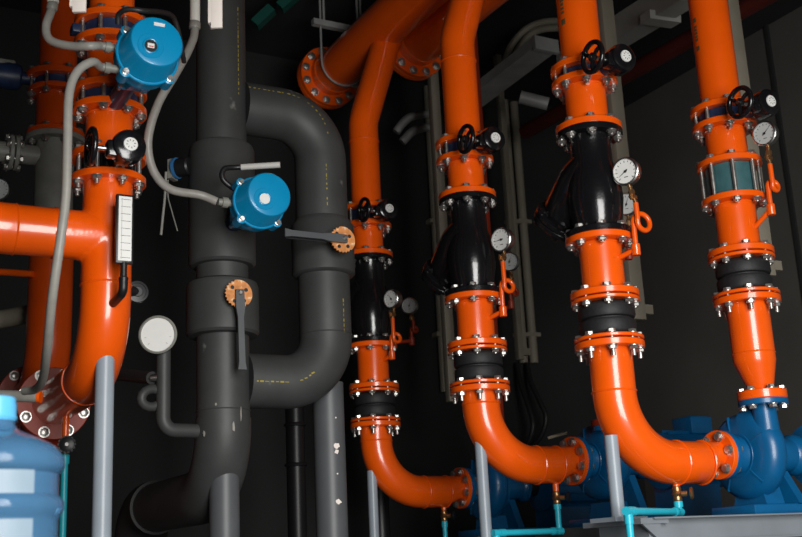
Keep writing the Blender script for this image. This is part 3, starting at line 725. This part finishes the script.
# ------------------------------------------------------------------ flexible conduits
def conduit(name, pts, r, m, nick, extra=()):
    P = [at(*p) if isinstance(p, tuple) else p for p in pts]
    o = thing(name, P[0], nick, 'conduit', 'conduits to the blue actuators')
    M().tube(smooth(P, 8), r, 14).make('hose', m, o)
    for c0, c1, rr, mm, nn in extra: M().lathe(at(*c0), at(*c1) - at(*c0), [(0, rr*.9), (.004, rr), ((at(*c1) - at(*c0)).length - .004, rr), ((at(*c1) - at(*c0)).length, rr*.9)], 14).make(nn, mm, o)
    return o
e1_ = GL1[0] + SU*.04; e2_ = GL1[1] + SU*.04
YF = face1.y
conduit('flexible_conduit', [(53.5, -30, YF + .1), (52, 6, YF + .1), (46, 26, YF + .08), (50, 40, YF + .06), (70, 46, YF + .04), (90, 46, YF + .02), e1_], .0145, FLEX, 'short grey flexible conduit entering the upper blue actuator from the top left',
        (((53.5, -30, YF + .1), (53, 3, YF + .1), .020, PALE, 'white_sleeve'), ((53, 3, YF + .1), (51.5, 10, YF + .1), .019, FLEX, 'fitting')))
conduit('flexible_conduit', [e2_, (92, 62, YF + .0), (77, 72, YF - .03), (69, 95, YF - .05), (67.5, 140, YF - .06), (66, 195, YF - .06), (60, 243, YF - .06), (52, 300, YF), (47, 350, YF + .15), (43, 378, YF + .35), (36, 389, YF + .5), (24, 391, YF + .55)], .0145, FLEX, 'long grey flexible conduit hanging down in front of the orange tee branch')

# ------------------------------------------------------------------ grey insulated bypass loop
G1 = xy(at(222.5, 300, 4.5)); 
tG = along(hz(G1, 1.8), U, 326, .1, 1.0); G2 = G1 + U*tG
GL = 'the grey insulated loop'
zu = zat(G1, 105, .0); zlw = zat(G1, 380, 0)
CAMD = Vector((0, -1, -.1)).normalized()
o = thing('insulated_pipe', hz(G1, 0), 'thick grey foam wrapped vertical pipe with lower elbow behind the round gauge', 'pipe')
zsE = zat(G1, 492); endG = hz(G1, zsE) + V*.95
M().tube([hz(G1, 4.5), hz(G1, zsE + .28)], .108, 44).torus(hz(G1, zat(G1, 408, .1)), Z, .108, .003, 40, 6).make('pipe_body', INSUL, o)
M().tube(bend(hz(G1, zsE + .29), hz(G1, zsE), endG, .27, 16), .112, 44).make('elbow', INSUL, o)
M().tube(bend(endG - V*.02, endG + V*.25, endG + V*.25 - Z*(zsE - .02), .2, 10), .125, 40).make('elbow', INSULD, o)
def at_sleeve(C, y0, y1, r): 
    a, b = zat(C, y1, r), zat(C, y0, r)
    M().lathe(hz(C, a), Z, [(0, .095), (.004, r - .01), (.014, r), (b - a - .03, r), (b - a - .012, r - .006), (b - a, r - .03)], 48).make('valve_sleeve', INSUL, o)
at_sleeve(G1, 134, 259, .140); at_sleeve(G1, 273, 330, .150)
dashes(M(), [hz(G1, zat(G1, 92, .1)), hz(G1, 3.3)], .108, Vector((.82, -.62, 0)), .006).make('printed_line', YELLOW, o)['kind'] = 'stuff'
o = thing('insulated_pipe', hz(G2, 1.9), 'grey foam wrapped bypass pipe looping right from the vertical insulated pipe', 'pipe')
zu2, zl2 = zu, zlw
p_up = bend(hz(G1, zu) + U*.09, hz(G2, zu2), hz(G2, 2.3), .2, 16); p_lo = bend(hz(G2, 2.35), hz(G2, zl2), hz(G1, zl2) + U*.09, .2, 16)
M().tube(p_up, .116, 44).make('upper_bend', INSUL, o)
M().tube(p_lo, .113, 44).torus(hz(G2, zl2 + .21), Z, .1135, .003, 40, 6).make('lower_bend', INSUL, o)
a, b = zat(G2, 270, .13), zat(G2, 212, .13)
M().lathe(hz(G2, a), Z, [(0, .10), (.004, .13), (.012, .138), (b - a - .03, .138), (b - a, .118)], 48).make('valve_sleeve', INSUL, o)
for P_, r_, sd_, w_ in ((p_up[:-4], .116, Vector((.3, -.9, .55)), .006), ([hz(G2, zat(G2, 165, .1)), hz(G2, zat(G2, 208, .1))], .116, Vector((.3, -1, 0)), .006), (p_lo[12:], .113, Vector((.1, -.98, -.15)), .007), ([hz(G2, zat(G2, 298, .1)), hz(G2, zat(G2, 335, .1))], .113, Vector((.75, -.65, 0)), .006)):
    dashes(M(), P_, r_, sd_, w_).make('printed_line', YELLOW, o)['kind'] = 'stuff'
# torn skin on the upright wrap
og = bpy.data.objects['insulated_pipe']
for px_, py_, ws, hs in ((233.5, 427, .006, .022), (246, 414, .003, .03), (203, 432, .005, .012), (217, 404, .005, .006)):
    tq = along(hz(G1, 1.4) + Vector((0, -1, 0))*.1, U, px_, -.3, .3)
    e_ = Vector((tq*U.x, -.09, 0)).normalized(); c_ = hz(G1, zat(G1, py_, .11)) + e_*.1105; xx_ = e_.cross(Z)
    M().prism([c_ + (xx_*math.cos(q_*.57)*ws + Z*math.sin(q_*.57)*hs)*random.uniform(.7, 1.1) for q_ in range(11)], e_*.004).make('torn_skin', FLEX, og)
# posts under the loop
PC = G1 + U*.004 + V*.006; q = hz(PC, 0)
o = thing('support_post', q, 'dark grey post under the elbow of the vertical insulated pipe', 'post', 'dark grey posts under the insulated pipes')
M().cyl(hz(PC, .016), hz(PC, zsE + .10), .060, 32).make('post_tube', DGREYP, o); M().box(hz(PC, .008), .2, .2, .016).make('base_plate', DGREYP, o)
PC = G2 + V*.10; PC = PC + U*along(hz(PC, 1.2), U, 331, -.4, .4)
o = thing('support_post', hz(PC, 0), 'dark grey post with white scuffs behind the lower bend of the insulated loop', 'post', 'dark grey posts under the insulated pipes')
M().cyl(hz(PC, .016), hz(PC, zl2 + .02), .068, 32).make('post_tube', DGREYP, o); M().box(hz(PC, .008), .2, .2, .016).make('base_plate', DGREYP, o)
m = M(); 
for py_, s_ in ((446, .015), (452, .012), (502, .015), (418, .004), (474, .004)):
    d_ = Vector((.5, -.86, 0)).normalized(); zz = zat(PC, py_, .06); c_ = hz(PC, zz) + d_*.0675
    xx_ = d_.cross(Z); m.prism([c_ + (xx_*math.cos(q_*.57) + Z*.85*math.sin(q_*.57))*s_*random.uniform(.6, 1.15) for q_ in range(11)], d_*.0016)
m.make('paint_chip', CARDW, o)
# lever valves: quadrant disc + handle
def lever(cpx, C, dirh, Lh, nick, name='lever_valve'):
    t = along(hz(C, zat(C, cpx[1], .15)), SV, cpx[0], .0, .6); q = C + SV*max(t, .155); q = q + U*along(hz(q, 2), U, cpx[0], -.3, .3)
    c = hz(q, zat(q, cpx[1]))
    o = thing(name, c, nick, 'valve', 'lever valve handles on the insulated pipes')
    M().cyl(c - SV*(.12), c + SV*.016, .014, 16).make('stem', STEEL, o)
    m = M(); n = 48; r = .058; pts = []
    for k in range(n):
        a = 2*math.pi*k/n; tooth = (k % 2)*.006 if 1.9 < a < 5.6 else 0
        pts.append(c + (U*math.cos(a) + Z*math.sin(a))*(r - tooth))
    m.prism(pts, SV*.007).make('quadrant_plate', RUSTY, o)
    m = M()
    for a in (.5, 2.4, 4.2, 5.4):
        e = U*math.cos(a) + Z*math.sin(a); m.lathe(c + SV*.0065 + e*.036, SV, [(0, .008), (.0015, .008)], 12)
    m.make('plate_hole', INK, o)
    nn = SV; side = nn.cross(dirh).normalized(); b = c + SV*.014
    ps = [b + side*.017 - dirh*.014, b + side*.019 + dirh*.06, b + side*.012 + dirh*.10, b + side*.013 + dirh*(Lh - .03), b + side*.018 + dirh*Lh, b - side*.018 + dirh*Lh, b - side*.013 + dirh*(Lh - .03), b - side*.012 + dirh*.10, b - side*.019 + dirh*.06, b - side*.017 - dirh*.014]
    M().prism(ps, SV*.012).make('handle', DGREYP, o)
    M().box(b + dirh*(Lh*.62) - SV*.016 + side*.012, Lh*.7, .012, .006, dirh, side, nn).make('trigger', BLACKM, o)
    M().lathe(b + SV*.012, SV, [(0, .011), (.005, .011), (.008, .007)], 6).make('nut', ZINC, o)
lever((344, 240), G2, (SU + Z*.0 + SV*.0).normalized(), .27, 'lever valve with rusty toothed plate and handle pointing left on bypass pipe')
lever((238, 294), G1, (-Z + U*.02 ).normalized(), .31, 'lever valve with rusty toothed plate and handle hanging down')
# second actuator
t2 = along(hz(G1, 2.6), SV, 268.5, .2, .9); q = G1 + SV*t2; face2 = hz(q, zat(q, 194))
o = thing('motorized_valve', hz(G1, face2.z) + SV*.13, 'bright blue motor actuator on the grey insulated vertical pipe', 'valve', 'motor actuated butterfly valves')
w = actuator(hz(G1, face2.z) + SV*.125, face2, o)
M().lathe(w, SV, [(0, .021), (.003, .021)], 24).make('sight_glass', WHITE, o)
g3 = face2 - SV*.155 + SU*.107 + Z*.0
M().lathe(g3 + U*.02, SU, [(0, .014), (.026, .014), (.027, .021), (.05, .021), (.051, .015), (.065, .013)], 14).make('cable_gland', GREYTEE, o)
hh = face2 - SV*.20 + Z*.02
M().tube(smooth([hh + SU*.06 + Z*.05, hh + SU*.115 + Z*.09, hh + SU*.11 + Z*.135, hh + SU*.05 + Z*.150, hh + SU*.05 + Vector((.08, 0, .150))]), .011, 12).make('crank_arm', BLACKM, o)
M().cyl(hh + SU*.05 + Vector((.01, 0, .150)), hh + SU*.05 + Vector((.165, 0, .152)), .0125, 16).make('crank_grip', mat('pale_grey_grip', (.5, .49, .46), .45), o)
Y2 = g3.y
conduit('flexible_conduit', [(195, -30, Y2 - .1), (195, 26, Y2 - .1), (190, 47, Y2 - .12), (176, 73, Y2 - .16), (158, 104, Y2 - .2), (148, 140, Y2 - .2), (153, 170, Y2 - .16), (170, 189, Y2 - .1), (200, 195, Y2 - .04), g3 + SU*.05], .0165, FLEX, 'thick grey flexible conduit curling from the ceiling to the lower blue actuator',
        (((195, -30, Y2 - .1), (195, 22, Y2 - .1), .020, PALE, 'white_sleeve'), ((195, 22, Y2 - .1), (194.5, 29, Y2 - .1), .023, FLEX, 'fitting')))
# white tags
for a, b, Yq, nick in (((70, -12), (86, 12), 3.2, 'white folded card strip hanging at top left beside the orange pipe'), ((208, -20), (222.5, 28), 3.4, 'white folded card strip hanging at top before the grey pipe')):
    c = (at(*a, Yq) + at(*b, Yq))*.5; w_ = abs(at(*a, Yq).x - at(*b, Yq).x); h_ = abs(at(*a, Yq).z - at(*b, Yq).z)
    o = thing('card_strip', c + Z*h_/2, nick, 'strip', 'white card strips hanging from above')
    X_ = Vector((1, 0, 0)); Y_ = Vector((0, 1, 0))
    zb_ = c.z - h_/2
    M().box(hz(c, (zb_ + 4.55)/2) + X_*w_*.1, w_*.8, .012, 4.55 - zb_, X_, Y_, Z, bev=.002).make('front_panel', CARDW, o)
    M().box(hz(c, (zb_ + .02 + 4.55)/2) - X_*w_*.36 + Y_*.02, .012, .05, 4.53 - zb_, X_, Y_, Z).make('side_panel', CARDW, o)
# black cable round the upper actuator
P = [at(118, 24, YF + .02), at(119, 14, YF), at(128, 9.5, YF - .02), at(145, 11, YF), at(160, 12, YF + .1), at(172, 16, YF + .2), at(178, 30, YF + .25), at(182, 50, YF + .3), at(184, 62, YF + .35)]
m = M().tube(smooth(P), .009, 10).make('loose_cable', CABLE, None, P[0]); ident(m, 'black cable looping over the upper blue actuator', 'cable')
# pressure switch beside the insulated pipe
c = at(184, 167, 4.45)
o = thing('pressure_switch', c, 'small round black switch with blue plate and dangling wires', 'switch')
ax = Vector((1, -.35, 0)).normalized()
M().lathe(c - ax*.03, ax, [(0, .036), (.004, .040), (.055, .040), (.062, .034)], 28).make('switch_body', BLACKM, o)
M().lathe(c - ax*.04, ax, [(0, .046), (.010, .046)], 28).make('switch_plate', mat('dull_blue', (.03, .13, .3), .4), o)
M().box(c - ax*.055 + Z*-.005, .02, .05, .085, ax, ax.cross(Z)).make('bracket', GREYTEE, o)
M().cyl(c - ax*.03, hz(G1, c.z), .016, 12).make('switch_stem', BLACKM, o)
for pts in ([(166, 172), (165, 195), (163, 215), (161, 235)], [(168, 180), (168, 196), (172, 212), (177.5, 231)]):
    M().tube(smooth([at(x_, y_, 4.44) for x_, y_ in pts]), .0055 if pts[0][0] == 166 else .003, 8).make('wire', FLEX if pts[0][0] == 166 else GREYTEE, o)
# round gauge with dark insulated siphon
q = G1 + SU*.25; q = q + SV*.02; q = q + U*along(hz(q, 1.4), U, 163, -.5, .5)
zt_, zb2 = zat(q, 352), zat(q, 430)
o = thing('round_gauge', hz(q, zb2), 'large white faced round gauge on a dark pipe left of insulated pipe', 'gauge')
gc = at(158.5, 335, q.y - .04); n_ = Vector((.02, -1, -.08)).normalized()
M().lathe(gc - n_*.03, n_, [(-.008, .03), (0, .066), (.03, .070), (.04, .076), (.046, .076), (.050, .071), (.050, .068), (.040, .066)], 44).make('case', GREYTEE, o)
M().lathe(gc + n_*.006, n_, [(0, .068), (.006, .068)], 44).make('dial', WHITE, o)
m = M()
x_ = n_.cross(Z).normalized()
for k in range(9):
    a_ = math.radians(-45 + k*33.75); e = x_*math.cos(a_) + Z*math.sin(a_); m.box(gc + n_*.0125 + e*.05, .008, .002, .0008, e, n_.cross(e), n_)
m.make('dial_marks', GREYDIAL, o)
lp = hz(q, zb2)
M().tube(bend(hz(q, zt_ + .02), hz(q, zb2), hz(G1, zb2) + SU*.1, .05, 10), .028, 20).make('siphon_body', INSUL, o)
cc = at(152, 398, q.y)
M().tube([cc + Vector((.042*math.cos(a), 0, .036*math.sin(a))) for a in [math.radians(50 + 26*k) for k in range(11)]], .019, 14).make('siphon_loop', INSUL, o)
a, b = at(124, 375, 4.55), at(152, 378, q.y)
M().cyl(b, hz(q, b.z), .016, 12).lathe(b, a - b, [(-.008, .013), (0, .018), (.015, .018), (.02, .012)], 6).make('fitting', STEEL, o)
M().cyl(a + (a - b)*1.2, b, .026, 16).make('side_pipe', INSULD, o)
# black slim pipes in the shade behind the loop
for px, py, Yq, r, nick in ((296, 470, 5.9, .05, 'slim black pipe standing in shade left of the scuffed grey post'), (372, 300, 6.7, .05, 'slim black pipe in shade behind the left elbowed orange line')):
    q = xy(at(px, py, Yq)); o = thing('black_pipe', q, nick, 'pipe')
    m = M().cyl(q, hz(q, zat(q, 396) if px < 300 else 2.4), r, 24)
    if px < 300: m.torus(hz(q, zat(q, 425)), Z, r, .01, 24, 8).torus(hz(q, zat(q, 465)), Z, r, .01, 24, 8)
    m.make('pipe_body', BLACKM, o)

# ------------------------------------------------------------------ water jug on a small table
JC = at(-8, 460, 2.15); zt_ = .72
o = thing('water_jug', hz(JC, zt_), 'large pale blue plastic water jug at the lower left corner', 'jug')
def zj(py): return zat(JC, py, .13) - zt_
sc = .1345
prof = [(0, .06), (.0, .115), (.006, .126), (.02, .132), (.08, .132), (.085, .127), (.10, .126)]
for py, r in ((570, .125), (545, .125), (520, .125), (514, .129), (508, .1355), (500, .1355), (496, .131), (492, .124), (470, .124), (467, .129), (462, .135), (453, .134), (447, .127), (441, .118), (434, .098), (429, .078), (425, .060), (421, .045), (416, .039), (404, .038)): prof.append((zj(py), r))
M().lathe(hz(JC, zt_), Z, prof, 56).make('jug_body', JUG, o)
zc = zt_ + zj(404)
M().lathe(hz(JC, zc - .015), Z, [(0, .040), (.006, .043), (.012, .041), (.030, .041), (.045, .038), (.048, .03)], 32).make('jug_cap', JUGCAP, o)
for y0, y1, nm in ((469, 493, 'label_panel'), (519, 548, 'label_panel')):
    m = M(); n = 14; b0, b1 = zt_ + zj(y1), zt_ + zj(y0); pv = None
    for k in range(n + 1):
        a = math.radians(-175 + (142 - (0))*k/n); e = Vector((math.cos(a), math.sin(a), 0))
        cur = [m.bm.verts.new(hz(JC, b0) + e*.1262), m.bm.verts.new(hz(JC, b1) + e*.1262)]
        if pv: m.bm.faces.new((pv[0], cur[0], cur[1], pv[1]))
        pv = cur
    m.make(nm, LABELW, o, label='white paper label around the jug')
o = thing('small_table', hz(JC, 0), 'small dark wooden table under the water jug', 'table')
M().box(hz(JC, zt_ - .02), .42, .42, .04, bev=.004).make('tabletop', WOOD, o)
for sx in (-1, 1):
    for sy in (-1, 1): M().box(hz(JC, (zt_ - .04)/2) + U*.17*sx + V*.17*sy, .045, .045, zt_ - .04).make('leg', WOOD, o)

# ------------------------------------------------------------------ background: trunking, conduits, tray, beams
for (px, py), y1, Yq, w_, nick in (((625, 200), 320, 5.75, .085, 'beige cable duct dropping behind the right elbowed orange line'), ((757, 200), 276, 5.6, .082, 'beige cable duct dropping behind the far right orange line'), ((443, 250), 402, 6.6, .06, 'beige cable duct dropping behind the middle elbowed orange line'), ((508, 200), 360, 7.7, .045, 'narrow beige cable duct left of the two thin wall conduits')):
    q = xy(at(px, py, Yq)); zl = zat(q, y1)
    o = thing('cable_duct', hz(q, zl), nick, 'duct', 'beige cable ducts behind the orange lines')
    M().box(hz(q, (zl + 4.55)/2), w_, .05, 4.55 - zl, bev=.004).make('duct_body', BEIGE, o)
    M().box(hz(q, zl + .06) + U*(w_/2 + .03), .06, .03, .05).make('duct_bracket', BEIGE, o)
UW, VW = 6.0, 7.0
def onright(px, py, d=.02):       # a point just off the right-hand wall
    dr = RM @ Vector((px - W/2, H/2 - py, -F)); return CAM + dr*((UW - d - CAM.dot(U))/dr.dot(U))
def onback(px, py, d=.02):
    dr = RM @ Vector((px - W/2, H/2 - py, -F)); return CAM + dr*((VW - d - CAM.dot(V))/dr.dot(V))
for px, y1, r, nick in ((516, 363, .034, 'left one of two thin grey conduits running down the back wall'), (526, 363, .034, 'right one of two thin grey conduits running down the back wall'), (437, 392, .030, 'thin grey conduit on back wall left of the middle elbowed line')):
    q = onback(px, 260, .05); zl = zat(q, y1)
    o = thing('wall_conduit', hz(q, zl), nick, 'conduit', 'thin grey conduits on the back wall')
    M().cyl(hz(q, zl), hz(q, 4.5), r, 16).make('conduit_pipe', BEIGE, o)
    for py in (222, 335):
        M().box(hz(q, zat(q, py)) + SV*.0, .12, .07, .03).make('clamp', BEIGE, o)
# cables leaving the conduits
for pts, nick in (([(517, 364, 0), (521, 385, .1), (528, 405, .2), (533, 425, .25), (528, 443, .2), (519, 456, .1)], 'left black cable drooping from the conduit ends to the pump'), ([(527, 364, 0), (531, 382, .1), (540, 402, .2), (546, 418, .25), (541, 436, .2), (530, 449, .1)], 'right black cable drooping from the conduit ends to the pump')):
    P = [onback(x_, y_, .06 + d_) for x_, y_, d_ in pts]
    m = M().tube(smooth(P), .019, 10).make('cable', CABLE, None, P[0]); ident(m, nick, 'cable', 'black cables at the conduit ends')
a, b = at(548, 438, 5.9), at(567, 433, 5.9)
m = M().cyl(a, b, .008, 10).make('thin_rod', ROPE, None, a); ident(m, 'thin pale rod lying behind the pump of the middle elbowed line', 'rod')
# cable tray and conduits at the top
a, b = at(470, 106, 7.2), at(546, 48, 6.4); d_ = (b - a).normalized(); sd = d_.cross(Z).normalized(); up = sd.cross(d_)
o = thing('cable_tray', a, 'grey ribbed cable tray sloping up between the middle and right orange lines', 'tray')
L = (b - a).length
m = M().box((a + b)/2 , L, .16, .012, d_, sd, up)
for s_ in (-.08, .08): m.box((a + b)/2 + sd*s_ + up*.03, L, .01, .07, d_, sd, up)
m.make('tray_channel', TRAY, o)
m = M()
for s_ in (-.04, 0, .04): m.tube([a + sd*s_ + up*.022, b + sd*s_ + up*.022], .016, 10)
m.make('tray_cable', TRAY, o)
M().box(b + up*.02, .03, .18, .09, d_, sd, up).make('tray_end', TRAY, o)
for dy, nick in ((0, 'upper bent grey conduit above the cable tray'), (7, 'lower bent grey conduit above the cable tray')):
    P = [at(505 + dy, 62 + dy*.5, 7.0), at(511 + dy, 46 + dy*.6, 7.0), at(525 + dy*.6, 30 + dy*.8, 6.95), at(542, 22.5 + dy, 6.9), at(562, 21 + dy, 6.8), at(600, 21 + dy, 6.6)]
    m = M().tube(smooth(P), .024, 12).make('bent_conduit', BEIGE, None, P[0]); ident(m, nick, 'conduit', 'bent conduits above the tray')
a, b = at(520, 97, 7.0), at(548, 104, 7.0)
m = M().cyl(a, b, .045, 16).make('pipe_stub', TRAY, None, a); ident(m, 'short grey pipe stub below the end of the cable tray', 'pipe')
a, b = at(606, 52, 6.2), at(702, -6, 5.3)
d_ = (b - a).normalized(); sd = d_.cross(Z).normalized(); up = sd.cross(d_)
o = thing('ceiling_beam', a, 'grey steel channel beam under the ceiling behind the far right line', 'beam')
M().box((a + b)/2, (b - a).length + 1.0, .12, .012, d_, sd, up).box((a + b)/2 + up*.07 + sd*.06, (b - a).length + 1.0, .012, .15, d_, sd, up).make('beam_web', BEAM, o)
M().box((a + b)/2 + d_*.1, .10, .20, .05, d_, sd, up).make('beam_clamp', BEAM, o)
a, b = at(610, 84, 6.9), at(720, 22, 6.0); d_ = (b - a).normalized()
m = M().cyl(a - d_*1.0, b + d_*1.5, .055, 20).make('ceiling_pipe', DKRED, None, a); ident(m, 'dark red pipe running under the ceiling below the grey beam', 'pipe')
for (a, b), nick in ((((255, 25), (272, 9)), 'short dark teal bar near the ceiling, left'), (((280, 8), (298, -8)), 'short dark teal bar near the ceiling, at top edge')):
    a, b = at(*a, 6.3), at(*b, 6.3); d_ = (b - a).normalized()
    m = M().box((a + b)/2, (b - a).length, .07, .06, d_, d_.cross(Z).normalized(), d_.cross(Z).normalized().cross(d_)).make('teal_bar', DTEAL, None, a); ident(m, nick, 'bar', 'dark teal ceiling bars')
# grey pipework in the dim upper middle
for pts, r, nick in (([(396, 132), (404, 122), (414, 116), (440, 112)], .03, 'upper bent grey pipe in the dim background beside the middle riser'), ([(402, 142), (412, 132), (422, 128), (440, 126)], .03, 'lower bent grey pipe in the dim background beside the middle riser')):
    P = [at(x_, y_, 7.2) for x_, y_ in pts]
    m = M().tube(smooth(P), r, 12).make('bent_pipe', TRAY, None, P[0]); ident(m, nick, 'pipe', 'dim bent pipes')
# ------------------------------------------------------------------ room shell
def struct(name, c, dx, dy, dz, m, X=None, Y=None):
    o = M().box(c, dx, dy, dz, X, Y).make(name, m); o['kind'] = 'structure'; return o
ul, vl = -4.0, -3.0
um, vm_ = (UW + ul)/2, (VW + vl)/2
struct('floor', U*um + V*vm_ + Z*-.05, UW - ul + .4, VW - vl + .4, .1, FLOORM)
struct('ceiling', U*um + V*(vm_ + .6) + Z*4.6, UW - ul + .4, VW - vl - .8, .1, CEILM)
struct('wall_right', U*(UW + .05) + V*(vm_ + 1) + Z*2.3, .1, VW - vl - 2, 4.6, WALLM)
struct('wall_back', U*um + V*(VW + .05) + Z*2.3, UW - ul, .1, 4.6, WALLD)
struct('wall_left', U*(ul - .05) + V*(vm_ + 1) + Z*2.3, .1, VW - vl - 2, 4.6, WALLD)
q = onright(792, 200, .0)
struct('trim_1', hz(q, 2.3) - U*.01, .02, .03, 4.6, WALLD)

# ------------------------------------------------------------------ light: daylight from the open front of the plant room, behind the camera
ld = bpy.data.lights.new('daylight_opening', 'AREA'); ld.shape = 'RECTANGLE'; ld.size = 2.3; ld.size_y = 4.2; ld.energy = 485; ld.color = (1, .985, .96)
lo = bpy.data.objects.new('daylight_opening', ld); COL.objects.link(lo)
lo.location = (1.65, -.8, 2.15); lo.rotation_euler = (math.radians(90), 0, 0)
o = M().box((0, 1.5, 3.64), 14, .2, 2.06, Vector((1, 0, 0)), Vector((0, 1, 0))).make('shading_lintel', WALLD); o['kind'] = 'structure'  # unseen lintel band, added to shade the upper pipes
w = bpy.data.worlds.new('world'); S.world = w; w.use_nodes = True
w.node_tree.nodes['Background'].inputs['Color'].default_value = (.8, .9, 1, 1); w.node_tree.nodes['Background'].inputs['Strength'].default_value = .04
S.view_settings.view_transform = 'Standard'; S.view_settings.look = 'None'; S.view_settings.gamma = 1; S.view_settings.exposure = 0
